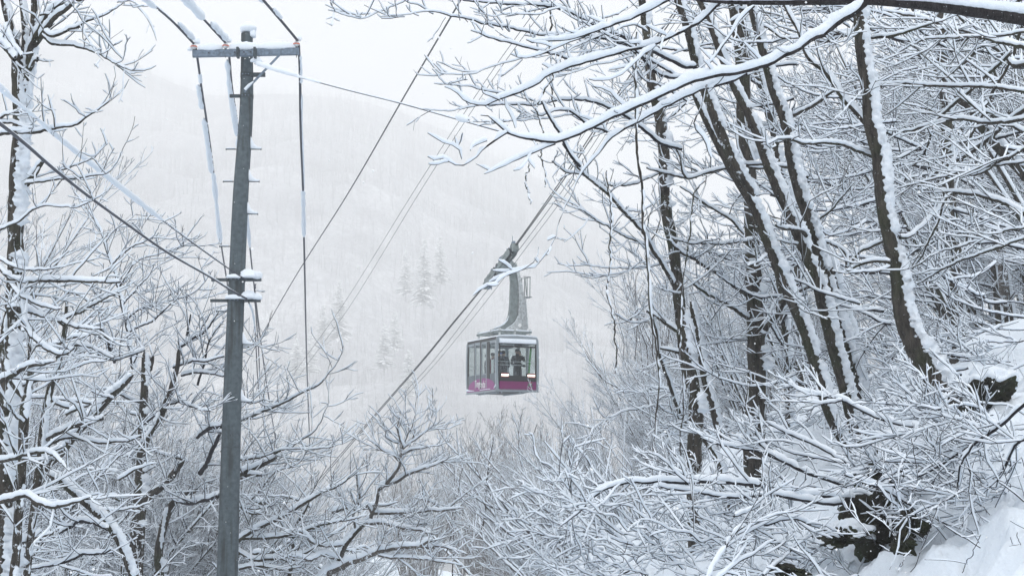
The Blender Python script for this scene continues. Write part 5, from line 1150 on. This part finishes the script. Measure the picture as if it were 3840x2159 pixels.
LX=np.array([math.cos(YAW),math.sin(YAW),0]); LY=np.array([-math.sin(YAW),math.cos(YAW),0]); LZ=np.array([0,0,1.])
CO=P(1861.5,1463.5,64)      # the cabin's near lower corner
MX=np.stack([LX,LY,LZ],1)
W_,L_,H_=1.98,3.2,2.32
def T3(v): v=np.asarray(v,float); return CO+v@MX.T
class LB(Bag):
    def add(s,V,Q=None,T=None): Bag.add(s,T3(np.asarray(V,float).reshape(-1,3)),Q,T)
    def bx(s,x0,x1,y0,y1,z0,z1): s.box(((x0+x1)/2,(y0+y1)/2,(z0+z1)/2),x1-x0,y1-y0,z1-z0)
def fr(cx,cy): return ((cx-540)/310*W_, (1275-cy)*.00546)          # front face
def sd(cx,cy):                                                       # left side face, cx 290 (rear) .. 540 (front)
    t=(540-cx)/250; y0=848+32*t; y1=1272+13*t
    return (t*L_, (y1-cy)/(y1-y0)*H_)
def prism(b,outline,y0,y1,axis='y'):
    """outline (a,z) extruded along the other axis"""
    n=len(outline); o=np.array(outline,float)
    if axis=='y': A=np.stack([o[:,0],np.full(n,y0),o[:,1]],1); B=np.stack([o[:,0],np.full(n,y1),o[:,1]],1)
    else: A=np.stack([np.full(n,y0),o[:,0],o[:,1]],1); B=np.stack([np.full(n,y1),o[:,0],o[:,1]],1)
    from mathutils.geometry import tessellate_polygon
    tri=tessellate_polygon([[Vector((p[0],p[1],0)) for p in outline]])
    T=[list(t) for t in tri]+[[i+n for i in t][::-1] for t in tri]
    Q=[[i,(i+1)%n,(i+1)%n+n,i+n] for i in range(n)]
    b.add(np.concatenate([A,B]),Q,T)
def text_mesh(s,name,mat,parent,org,ax,ay,height,width):
    cu=bpy.data.curves.new(name,'FONT'); cu.body=s; cu.size=1; cu.extrude=.02
    o=bpy.data.objects.new('tmp',cu); COL.objects.link(o)
    dg=bpy.context.evaluated_depsgraph_get(); me=bpy.data.meshes.new_from_object(o.evaluated_get(dg))
    COL.objects.unlink(o); bpy.data.objects.remove(o)
    V=np.array([v.co[:] for v in me.vertices]); mn,mxx=V.min(0),V.max(0)
    u=(V[:,0]-mn[0])/(mxx[0]-mn[0])*width; v=(V[:,1]-mn[1])/(mxx[1]-mn[1])*height
    nrm=np.cross(ax,ay); W=org+u[:,None]*ax+v[:,None]*ay+((V[:,2])*.15)[:,None]*nrm
    for vv,w in zip(me.vertices,W-np.array(parent_loc(parent))): vv.co=w
    me.materials.clear(); me.materials.append(mat); me.name=name
    q=bpy.data.objects.new(name,me); return link(q,parent)
def parent_loc(p):
    l=np.zeros(3)
    while p is not None: l=l+np.array(p.location); p=p.parent
    return l
def build_cabin():
    t=empty('cable_car',T3((W_/2,L_/2,0)),label='magenta and grey cable car cabin with passengers, hanging from a curved arm on the ropes',cat='cable car')
    # shell: a lofted rounded hull, open where the windows are
    x0,x1,y0,y1=0,W_,0,L_
    fl=LB(); fl.bx(.03,W_-.03,.03,L_-.03,.0,.09); fl.build('floor',M['floor'],t)
    # roof with rounded shoulders
    prof=[(-.0,2.16),(.015,2.24),(.06,2.30),(.14,2.33),(W_/2,2.36),(W_-.14,2.33),(W_-.06,2.30),(W_-.015,2.24),(W_,2.16),(W_-.05,2.14),(.05,2.14)]
    rf=LB(); prism(rf,prof,0,L_); roof=rf.build('roof',M['frame'],t)
    sn=LB(); pr=[(.04,2.30),(.10,2.36),(.4,2.40),(W_/2,2.415),(W_-.4,2.40),(W_-.10,2.37),(W_-.03,2.31),(W_/2,2.34)]
    prism(sn,pr,.0,L_-.02); sn.build('snow',M['snow'],t)
    # corner pillars, bowed outward low down
    def pillar(xs,ys):
        b=LB(); z=np.linspace(.03,2.2,14); bow=.035*np.sin(z/2.3*PI)
        sx=-1 if xs<.5 else 1; sy=-1 if ys<.5 else 1
        pts=np.array([[xs+sx*(bw-.02),ys,zz] for zz,bw in zip(z,bow)])
        for i in range(13):
            b.bar(pts[i],pts[i+1]+[0,0,.004],.105,.12,up=(0,1,0))
        b.build('pillar',M['frame'],t)
    for xs in (.035,W_-.035):
        for ys in (.05,L_-.05): pillar(xs,ys)
    sl=LB(); sl.bx(.0,W_,-.012,.10,.0,.075); sl.bx(0,W_,L_-.1,L_,0,.075); sl.bx(-.014,.09,.1,L_-.1,.0,.08); sl.bx(W_-.09,W_+.012,.1,L_-.1,0,.08)
    sl.bx(.09,W_-.09,.0,.09,2.06,2.15); sl.bx(.09,W_-.09,L_-.09,L_,2.06,2.15); sl.bx(-.01,.08,.1,L_-.1,2.06,2.16); sl.bx(W_-.08,W_+.01,.1,L_-.1,2.06,2.16)
    sl.build('frame_rails',M['frame'],t)
    sl=LB(); sl.bx(-.02,.0,.12,L_-.12,.055,.105); sl.build('sill_stripe',M['magenta_side'],t)
    # front
    u0,_=fr(562,0); u1,_=fr(832,0); _,zb=fr(0,1268); _,zm=fr(0,1200); _,zk=fr(0,1130); _,zt=fr(0,905)
    b=LB(); b.bx(u0,u1,-.012,.03,zb,zm); fp=b.build('front_panel',M['magenta'],t)
    b=LB(); b.bx(u0,u1,.0,.03,zm,zk-.14); b.build('front_lower_trim',M['black'],t)
    b=LB(); b.bx(u0,u1,.004,.018,zk-.14,zt-.01); b.build('windscreen',M['glass'],t)
    b=LB(); b.bx(u0,u1,-.006,.03,fr(0,935)[1],fr(0,922)[1]); b.bx(u0,u0+.035,-.004,.03,zm,zt); b.bx(u1-.035,u1,-.004,.03,zm,zt); b.bx(u0,u1,-.005,.03,zt-.02,zt+.02); b.build('windscreen_frame',M['black'],t)
    b=LB(); v=[(u0+.0,-.02,fr(0,903)[1]),(u1-.02,-.02,fr(0,903)[1]),(u1+.0,-.055,fr(0,880)[1]),(u0-.03,-.055,fr(0,876)[1])]
    prism(b,[(-.05,fr(0,903)[1]),(-.075,fr(0,893)[1]),(-.04,fr(0,872)[1]),(.03,fr(0,862)[1]),(.03,fr(0,903)[1])],u0-.01,u1-.01,'x'); b.build('snow',M['snow'],t)
    for cx in (600,795):
        u,z=fr(cx,1152); b=LB(); b.bx(u-.20,u+.20,-.03,.05,z-.10,z+.09); hs=b.build('headlight',M['black'],t)
        b=LB(); b.bx(u-.165,u+.165,-.042,-.030,z-.04,z+.035); b.build('lens',M['lamp'],hs)
        b=LB(); b.bx(u-.19,u+.19,-.036,-.028,z-.085,z-.062); b.bx(u-.17,u+.19,-.036,-.028,z+.062,z+.08); b.build('reflector_strip',M['red'],hs)
    for cy in (1045,1072):
        b=LB(); _,z=fr(0,cy); b.tube([(u0,.10,z),(u1,.10,z)],[.013]*2,8); b.build('handrail',M['rail'],t,True)
    # green emblem: four curved leaf blades and an orange dash
    uc,zc=fr(790,1226)
    def blade(a,l,w,col,nm,cxy=(0,0),curve=.25,par=fp):
        n=9; s_=np.linspace(0,1,n); ca,sa=math.cos(a),math.sin(a); up_=[];dn=[]
        for q in s_:
            x=l*q; o=curve*l*math.sin(q*PI)*.5; h=w*math.sin(max(q,.06)*PI)**.8*(1-q*.4)
            up_.append((x,o+h)); dn.append((x,o-h))
        ol=[(uc+cxy[0]+x*ca-y*sa, zc+cxy[1]+x*sa+y*ca) for x,y in up_+dn[::-1]]
        b=LB(); prism(b,ol,-.018,-.0125); b.build(nm,M[col],par)
    blade(math.radians(150),.16,.022,'green','emblem_leaf'); blade(math.radians(35),.15,.02,'green','emblem_leaf')
    blade(math.radians(215),.16,.022,'green','emblem_leaf',curve=-.25); blade(math.radians(-28),.16,.02,'green','emblem_leaf',curve=-.2)
    blade(math.radians(70),.10,.014,'red','emblem_mark',(.02,.05)); blade(math.radians(100),.05,.012,'yellow','emblem_mark',(-.02,.03))
    # left side (toward us)
    def sbox(b,cxa,cxb,cya,cyb,o0=-.008,o1=.02):
        ya,_=sd(cxa,0); yb,_=sd(cxb,0); cm=(cxa+cxb)/2
        z0=sd(cm,cyb)[1]; z1=sd(cm,cya)[1]; b.bx(o0,o1,min(ya,yb),max(ya,yb),z0,z1)
    b=LB(); sbox(b,304,362,1148,1262); sbox(b,366,482,1142,1262,-.014,.02); sbox(b,486,532,1135,1262)
    side=b.build('side_panel',M['panel'],t)
    b=LB(); pts=[]
    for k in range(15):
        a=PI*k/14; pts.append((sd(420+112*math.cos(a),0)[0],.10+.50*math.sin(a)**.75))
    prism(b,pts,-.022,-.0145,'x'); b.build('magenta_arch',M['magenta_side'],side)
    b=LB(); sbox(b,308,360,905,1146,.0,.012); b.build('side_window',M['glass'],t)
    b=LB(); sbox(b,488,531,888,1133,.0,.012); b.build('side_window',M['glass'],t)
    for (a,c) in ((366,412),(418,464)):
        b=LB(); sbox(b,a,c,895,1140,-.01,.002); dr=b.build('door',M['glass'],t)
        b=LB(); sbox(b,a,a+5,893,1250,-.024,.01); sbox(b,c-5,c,893,1250,-.024,.01); sbox(b,a+5,c-5,893,903,-.022,.01); sbox(b,a+5,c-5,1136,1144,-.022,.01); b.build('door_frame',M['frame'],dr)
    b=LB(); sbox(b,464,484,890,1250,-.02,.02); sbox(b,410,420,890,1250,-.026,-.012); sbox(b,360,366,900,1250,-.02,.02); sbox(b,300,308,905,1250,-.01,.02); sbox(b,484,488,890,1140,-.018,.0); b.build('side_posts',M['black'],t)
    b=LB(); sbox(b,300,536,868,890,-.012,.0); b.build('door_header',M['black'],t)
    for cy in (935,960,1072,1100):
        b=LB(); z=sd(330,cy)[1]; b.tube([(.08,sd(308,0)[0],z),(.08,sd(360,0)[0],z)],[.012]*2,6); b.build('handrail',M['rail'],t,True)
    # far side and rear glazing
    b=LB(); b.bx(W_-.012,W_,.12,L_-.12,.62,2.06); b.build('side_window',M['glass'],t)
    b=LB(); b.bx(W_-.02,W_,.12,L_-.12,.08,.62); b.build('side_panel',M['panel'],t)
    b=LB(); b.bx(.1,W_-.1,L_-.02,L_-.008,.62,2.06); b.build('rear_window',M['glass'],t)
    b=LB(); b.bx(.1,W_-.1,L_-.03,L_,.08,.62); b.build('rear_panel',M['magenta'],t)
    b=LB(); 
    for y in (1.0,1.15,1.9,2.05): b.bx(W_-.03,W_+.004,y-.03,y+.03,.62,2.06)
    b.build('far_posts',M['frame'],t)
    b=LB(); b.bar((1.62,.2,.75),(1.76,.28,1.95),.09,.02); b.build('lime_strip',M['lime'],t)
    b=LB(); b.bx(.25,.55,.6,1.1,2.03,2.13); b.bx(1.25,1.45,.5,.9,1.98,2.13); b.build('ceiling_units',M['panel'],t)
    b=LB(); b.bx(.02,.05,.35,.6,.55,1.35); b.build('notice_board',M['rail'],t)
    # the name on the side, split by the door gap as on the car
    zt0=.14
    for s_,ca,cb,zz,hh in (('Tenge',369,414,.14,.40),('ndai',420,454,.17,.33)):
        ya,yb=sd(ca,0)[0],sd(cb,0)[0]
        text_mesh(s_,'lettering',M['white'],side,T3((-.030,ya,zz)),-LY,LZ,hh,ya-yb)
    # snow on ledges of the lower side
    b=LB(); b.tube([(-.02,L_-.1,.16),(-.03,L_-.4,.12),(-.03,L_-.9,.10)],[.05,.025,.012],8); b.tube([(-.02,.2,.12),(-.03,.05,.20),(-.02,.02,.28)],[.02,.035,.01],8); b.tube([(-.02,1.7,.10),(-.025,1.2,.105),(-.02,.6,.10)],[.012,.016,.012],6); b.build('snow',M['snow'],t,True)
    # bottom rail details
    b=LB(); b.bar((-.02,0,-.02),(-.02,L_,-.02),.05,.04); b.bar((0,-.02,-.02),(W_,-.02,-.02),.05,.04); b.bar((.3,.5,-.05),(.3,2.5,-.05),.1,.06); b.bar((1.5,.5,-.05),(1.5,2.5,-.05),.1,.06); b.build('under_frame',M['frame'],t)
    b=LB()
    for (x,y) in ((.25,0),(1.1,0),(1.75,.0),(0,1.2),(0,2.2)): b.tube([(x,y,-.03),(x,y,-.11)],[.012,.003],5)
    b.build('icicles',M['snow'],t,True)
    # ---- roof frame and hanger
    yh=1.0
    def hg(cx,cy): return ((cx-452)/166., 2.33+(848-cy)*.00546)
    b=LB(); z=hg(0,805)[1]
    b.bar((.28,.25,z),(.28,2.6,z),.09,.10); b.bar((1.72,.25,z),(1.72,2.6,z),.09,.10); b.bar((.2,.9,z-.02),(1.8,.9,z-.02),.10,.10); b.bar((.2,1.35,z-.02),(1.8,1.35,z-.02),.10,.10); b.bar((.2,.3,z),(1.8,.3,z),.06,.07); b.bar((.2,2.55,z),(1.8,2.55,z),.06,.07)
    rfm=b.build('roof_frame',M['hanger'],t)
    b=LB()
    for (x,y) in ((.28,.3),(.28,1.15),(1.72,.3),(1.72,1.15),(.28,2.5),(1.72,2.5),(1.0,.3)):
        b.tube([(x,y,2.33),(x,y,2.40),(x,y,2.41),(x,y,z)],[.07,.07,.045,.045],10); b.tube([(x,y,z+.03),(x,y,z+.13)],[.075,.06],10)
    b.build('damper',M['hanger_light'],rfm,True)
    b=LB(); b.bar((.28,.25,z+.07),(.28,2.6,z+.07),.08,.05); b.bar((.2,.3,z+.055),(1.8,.3,z+.055),.06,.05); b.build('snow',M['snow'],rfm)
    out=[(495,797),(500,778),(540,765),(580,740),(605,712),(622,670),(630,620),(635,560),(637,480),(640,400),(634,330),(630,240),(660,240),(672,300),(684,360),(692,430),(693,520),(690,600),(686,660),(668,705),(640,738),(600,765),(575,797)]
    b=LB(); prism(b,[hg(*p) for p in out],yh-.07,yh+.10); arm=b.build('hanger',M['hanger'],t)
    out2=[(575,797),(600,767),(640,742),(672,710),(692,665),(697,600),(697,520),(694,430),(686,360),(674,300),(662,240),(676,240),(700,310),(722,400),(738,500),(752,600),(764,700),(767,765),(745,797)]
    b=LB(); prism(b,[hg(*p) for p in out2],yh-.13,yh+.15); b.build('hanger_spine',M['hanger_light'],arm)
    b=LB()
    for (cx,cy,rr) in ((703,742,.085),(676,779,.05),(560,785,.045),(527,789,.035)):
        x,z_=hg(cx,cy); b.tube([(x,yh-.142,z_),(x,yh-.135,z_)],[rr,rr],14)
    b.build('lightening_hole',M['snow_far'],arm)
    # snow film along the inner curve
    b=LB(); q=[hg(*p) for p in [(505,776),(545,762),(583,737),(608,708),(625,668)]]
    b.tube([(x,yh-.05,z_+.02) for x,z_ in q],[.02,.035,.035,.03,.01],8)
    q=[hg(*p) for p in [(580,792),(602,768),(640,742),(670,712),(690,668)]]; b.tube([(x,yh-.12,z_) for x,z_ in q],[.015]*5,6); b.build('snow',M['snow'],arm,True)
    # ladder and cage
    b=LB(); yl=yh-.22
    A0,A1=hg(706,508),hg(722,768); B0,B1=hg(741,508),hg(760,766)
    for a_,b_ in ((A0,A1),(B0,B1)): b.bar((a_[0],yl,a_[1]),(b_[0],yl,b_[1]),.035,.04,up=(0,1,0))
    for k in range(8):
        f=(k+.5)/8; b.bar((A0[0]+(A1[0]-A0[0])*f,yl,A0[1]+(A1[1]-A0[1])*f),(B0[0]+(B1[0]-B0[0])*f,yl,B0[1]+(B1[1]-B0[1])*f),.022,.022,up=(0,1,0))
    b.build('ladder',M['hanger_light'],t)
    b=LB(); 
    for yy in (yh-.25,yh+.30):
        for p,q in (((722,352),(782,352)),((752,352),(752,512)),((776,352),(774,512)),((740,515),(790,512)),((764,524),(790,512)),((735,356),(748,500))):
            a_,b_=hg(*p),hg(*q); b.bar((a_[0],yy,a_[1]),(b_[0],yy,b_[1]),.028,.028,up=(0,1,0))
    x,z_=hg(780,352); b.bar((x,yh-.25,z_),(x,yh+.3,z_),.028); x2,z2=hg(772,513); b.bx(x2-.16,x2+.1,yh-.25,yh+.3,z2-.02,z2+.01); b.build('service_cage',M['hanger'],t)
    # ---- carriage riding on the ropes
    a_=P(1824,1070,65.9); b_=P(1932,930,63.05); dr=(b_-a_)/np.linalg.norm(b_-a_); L=np.linalg.norm(b_-a_)
    side_=np.cross(dr,[0,0,1]); side_/=np.linalg.norm(side_); up_=np.cross(side_,dr)
    def C(s,u,v): return a_+dr*s*L+up_*u+side_*v
    MR=np.stack([side_,dr,up_],1)
    b=Bag()
    for v in (-.16,.16):
        b.box(C(.5,-.06,v),.03,L*.86,.12,MR)
        for s in (.12,.34,.60,.85): b.box(C(s,-.02,v),.04,L*.12,.24,MR)
        for s in (.22,.72): b.box(C(s,.10,v),.03,L*.30,.10,MR)
    b.box(C(.55,-.16,0),.26,L*.22,.10,MR); b.box(C(.0,-.02,0),.26,.16,.28,MR); b.box(C(1.0,.02,0),.26,.18,.30,MR)
    car=b.build('carriage',M['hanger'],t)
    for s in np.linspace(.04,.96,10):
        q=Bag(); c=C(s,.14,0); n_=side_
        q.tube([c-n_*.10,c-n_*.085,c-n_*.05,c+n_*.05,c+n_*.085,c+n_*.10],[.12,.125,.09,.09,.125,.12],14); q.build('sheave',M['galv_dark'],car,True)
    b=Bag()
    for s,u,w in ((.25,.30,.10),(.55,.33,.14),(.8,.30,.1),(.97,.30,.16),(.08,-.24,.1),(.3,-.30,.08),(.42,-.34,.06)): b.box(C(s,u,.0),.12,w,.10,MR)
    b.tube([C(.93,.2,0),C(.93,.2,0)+[0,0,.45]],[.02,.01],6); b.tube([C(.35,-.2,0),C(.33,-.50,0)],[.03,.02],6); b.tube([C(.15,-.2,0),C(.14,-.45,0)],[.03,.02],6)
    b.build('fittings',M['galv'],car)
    b=Bag()
    for s in (.15,.4,.62,.88): b.tube([C(s-.07,.27,0),C(s,.30,0),C(s+.07,.28,0)],[.02,.045,.02],7)
    b.build('snow',M['snow'],car,True)
    b=Bag(); q=C(.62,-.15,0); tp=T3((hg(655,240)[0],yh+.04,hg(0,240)[1])); b.bar(q+[0,0,.25],tp-[0,0,.25],.34,.34,up=(0,1,0)); b.build('hanger_pin',M['hanger'],t)
    # ---- passengers
    def person(x,y,rz,h,cloth,lab,seed,arm=0.,hat=None,extra=None):
        g=random.Random(seed); s=h/1.72
        base=T3((x,y,.09)); t=empty('person',base,label=lab,cat='person',group=None)
        cr,sr=math.cos(rz+YAW),math.sin(rz+YAW)
        def w(p): p=np.array(p)*s; return (p[0]*cr-p[1]*sr,p[0]*sr+p[1]*cr,p[2])
        J={}; 
        pts=[('pel',(0,0,.92),.155),('wai',(0,0,1.08),.14),('che',(0,.01,1.28),.17),('nk',(0,0,1.45),.075),('hd0',(0,-.01,1.52),.085),('hd1',(0,-.015,1.60),.105),('hd2',(0,-.01,1.68),.085)]
        E=[('pel','wai'),('wai','che'),('che','nk'),('nk','hd0'),('hd0','hd1'),('hd1','hd2')]
        for k in (-1,1):
            n=str(k)
            pts+=[('hp'+n,(.10*k,0,.86),.11),('kn'+n,(.11*k,-.02,.48),.075),('an'+n,(.12*k,.02,.08),.05),('ft'+n,(.13*k,-.16,.04),.04)]
            E+=[('pel','hp'+n),('hp'+n,'kn'+n),('kn'+n,'an'+n),('an'+n,'ft'+n)]
            ex=arm if k>0 else 0
            pts+=[('sh'+n,(.19*k,0,1.38),.085),('el'+n,(.27*k,-.04-.1*ex,1.12+.12*ex),.06),('wr'+n,(.22*k,-.22-.08*ex,1.02+.38*ex),.04),('hn'+n,(.20*k,-.30-.05*ex,1.03+.46*ex),.035)]
            E+=[('che','sh'+n),('sh'+n,'el'+n),('el'+n,'wr'+n),('wr'+n,'hn'+n)]
        me=bpy.data.meshes.new('body'); ids={p[0]:i for i,p in enumerate(pts)}
        me.from_pydata([w(p[1]) for p in pts],[(ids[a],ids[b]) for a,b in E],[])
        o=bpy.data.objects.new('body',me); COL.objects.link(o)
        md=o.modifiers.new('s','SKIN'); sv=me.skin_vertices[0].data
        for i,p in enumerate(pts): sv[i].radius=(p[2]*s,)*2
        sv[0].use_root=True; md.use_smooth_shade=True
        o.modifiers.new('u','SUBSURF').levels=1
        dg=bpy.context.evaluated_depsgraph_get(); m2=bpy.data.meshes.new_from_object(o.evaluated_get(dg)); COL.objects.unlink(o); bpy.data.objects.remove(o)
        m2.name='body'; m2.materials.clear(); 
        m2.materials.append(cloth); m2.materials.append(SKIN)
        for p in m2.polygons:
            z=p.center[2]/s; p.use_smooth=True
            if 1.50<z<1.64: p.material_index=1
        link(bpy.data.objects.new('body',m2),t)
        # face and hair
        def ell(nm,c,r,mat):
            bm=bmesh.new(); bmesh.ops.create_uvsphere(bm,u_segments=14,v_segments=9,radius=1); V=np.array([v.co[:] for v in bm.verts]); me=bpy.data.meshes.new(nm); bm.to_mesh(me); bm.free()
            me.vertices.foreach_set('co',np.array([w(np.array(c)+v*np.array(r)) for v in V],dtype=np.float32).ravel()); me.materials.append(mat)
            for p in me.polygons: p.use_smooth=True
            link(bpy.data.objects.new(nm,me),t)
        ell('hair' if not hat else 'hat',(0,.015,1.665),(.105,.115,.085),hat or HAIR)
        ell('nose',(0,-.125,1.575),(.014,.02,.02),SKIN)
        for k in (-1,1): ell('eye',(.035*k,-.108,1.605),(.012,.008,.007),M['black']); ell('ear',(.105*k,0,1.59),(.012,.02,.03),SKIN)
        ell('mouth',(0,-.112,1.54),(.025,.008,.006),M['red'])
        if extra: 
            for e in extra: ell(*e)
        return t
    SKIN=mat_plain('skin',(.42,.27,.19),.6,0,.05,4); HAIR=mat_plain('dark_hair',(.015,.012,.01),.6,0,.2,8)
    navy=mat_plain('navy_jacket',(.02,.025,.04),.8,0,.2,8); blk=mat_plain('black_jacket',(.012,.013,.015),.8,0,.2,8); gry=mat_plain('grey_jacket',(.16,.17,.18),.8,0,.15,8); redj=mat_plain('maroon_jacket',(.20,.03,.05),.8,0,.15,8)
    blue=mat_plain('blue_lens',(.02,.12,.55),.2,0,.1,4); wht=mat_plain('white_mask',(.7,.7,.7),.8,0,.02,4)
    person(.36,.45,.2,1.62,blk,'passenger by the front left corner of the cabin with blue goggles and a white mask',1,0,blk,[('goggles',(0,-.10,1.615),(.085,.035,.03),blue),('mask',(0,-.105,1.545),(.055,.035,.04),wht)])
    person(.66,.75,2.6,1.66,navy,'passenger with their back turned, standing in the middle of the windscreen',2,0,None)
    person(1.22,.50,-.2,1.74,blk,'tallest dark clad passenger, right half of the windscreen, one arm raised',3,.8,blk)
    person(1.42,.80,1.2,1.70,navy,'dark clad passenger turned sideways next to the lime strip',4,.2,None)
    person(.45,1.35,1.9,1.60,redj,'passenger in a maroon jacket seen through the door glass',5,0,None)
    person(.40,1.85,1.5,1.58,gry,'passenger in a grey jacket seen through the rear door pane',6,0,gry)
    return t
# ---------------------------------------------------------------- camera, light, air
def setup():
    cam=bpy.data.cameras.new('camera'); cam.sensor_width=36; cam.lens=F/3840*36; cam.clip_start=.1; cam.clip_end=6000
    o=bpy.data.objects.new('camera',cam); COL.objects.link(o); o.rotation_euler=(PI/2+PITCH,0,0); SC.camera=o
    w=bpy.data.worlds.new('World'); SC.world=w; w.use_nodes=True; nt=w.node_tree; nt.nodes.clear()
    out=nt.nodes.new('ShaderNodeOutputWorld'); b1=nt.nodes.new('ShaderNodeBackground'); b2=nt.nodes.new('ShaderNodeBackground'); ad=nt.nodes.new('ShaderNodeAddShader')
    sky=nt.nodes.new('ShaderNodeTexSky'); sky.sky_type='NISHITA'; sky.sun_disc=False; sky.sun_elevation=math.radians(48); sky.sun_rotation=math.radians(200)
    nt.links.new(sky.outputs[0],b1.inputs[0]); b1.inputs[1].default_value=.01
    # cloud deck: slightly brighter toward the zenith
    tc=nt.nodes.new('ShaderNodeTexCoord'); sp=nt.nodes.new('ShaderNodeSeparateXYZ'); nt.links.new(tc.outputs['Generated'],sp.inputs[0])
    r=ramp(nt,sp.outputs[2],[(0,(.745,.755,.78)),(.35,(.82,.83,.85)),(.95,(1.18,1.19,1.21))])
    nt.links.new(r.outputs[0],b2.inputs[0]); b2.inputs[1].default_value=SKY
    nt.links.new(b1.outputs[0],ad.inputs[0]); nt.links.new(b2.outputs[0],ad.inputs[1]); nt.links.new(ad.outputs[0],out.inputs[0])
    s=bpy.data.lights.new('sun','SUN'); s.energy=.5; s.angle=math.radians(40); s.color=(1,.97,.93)
    so=bpy.data.objects.new('sun',s); COL.objects.link(so); so.rotation_euler=(math.radians(42),0,math.radians(-160+180))
    SC.view_settings.view_transform='Standard'; SC.view_settings.look='None'; SC.view_settings.gamma=1; SC.view_settings.exposure=EXPO
    # haze
    m=bpy.data.materials.new('haze'); m.use_nodes=True; nt=m.node_tree; nt.nodes.clear()
    ou=nt.nodes.new('ShaderNodeOutputMaterial'); v=nt.nodes.new('ShaderNodeVolumePrincipled')
    v.inputs['Color'].default_value=(.98,.985,.985,1); v.inputs['Density'].default_value=HAZE; v.inputs['Anisotropy'].default_value=.1
    nt.links.new(v.outputs[0],ou.inputs['Volume'])
    b=Bag(); b.box((100,820,160),1900,1860,480); 
    o=b.build('haze',m,None); tag(o,'pale winter mist filling the valley',kind='stuff')
    o['category']='haze'
    c=SC.cycles; c.volume_bounces=5; c.max_bounces=8; c.diffuse_bounces=4; c.transparent_max_bounces=16; c.use_denoising=True
    c.volume_step_rate=1; c.use_adaptive_sampling=True; c.adaptive_threshold=.01
SKY,EXPO,HAZE=1.0,0.29,.00115
def build_flakes():
    g=np.random.default_rng(31); n=1500; d=g.uniform(4,45,n)**1.0; x=g.uniform(0,3840,n); y=g.uniform(0,2159,n)
    c=np.array([P(a,b,e) for a,b,e in zip(x,y,d)]); r=g.uniform(.003,.0055,n)
    o=np.array([[1,0,0],[-1,0,0],[0,1,0],[0,-1,0],[0,0,1],[0,0,-1]]); V=(c[:,None]+o[None]*r[:,None,None]).reshape(-1,3)
    T=np.array([[0,2,4],[2,1,4],[1,3,4],[3,0,4],[2,0,5],[1,2,5],[3,1,5],[0,3,5]]); T=(T[None]+np.arange(n)[:,None,None]*6).reshape(-1,3)
    tag(mesh_np('falling_snow',V,None,M['snow_far'],None,True,T),'fine snowflakes drifting down through the air',kind='stuff')
setup()
build_ground(); build_mountain(); build_conifers()
tips=build_pole(); build_wires(tips)
build_cabin()
fl=build_near(); build_brush(fl); build_left()
build_back(); build_vines(); build_flakes()
for o in SC.objects:
    if 'pr' in o: del o['pr']
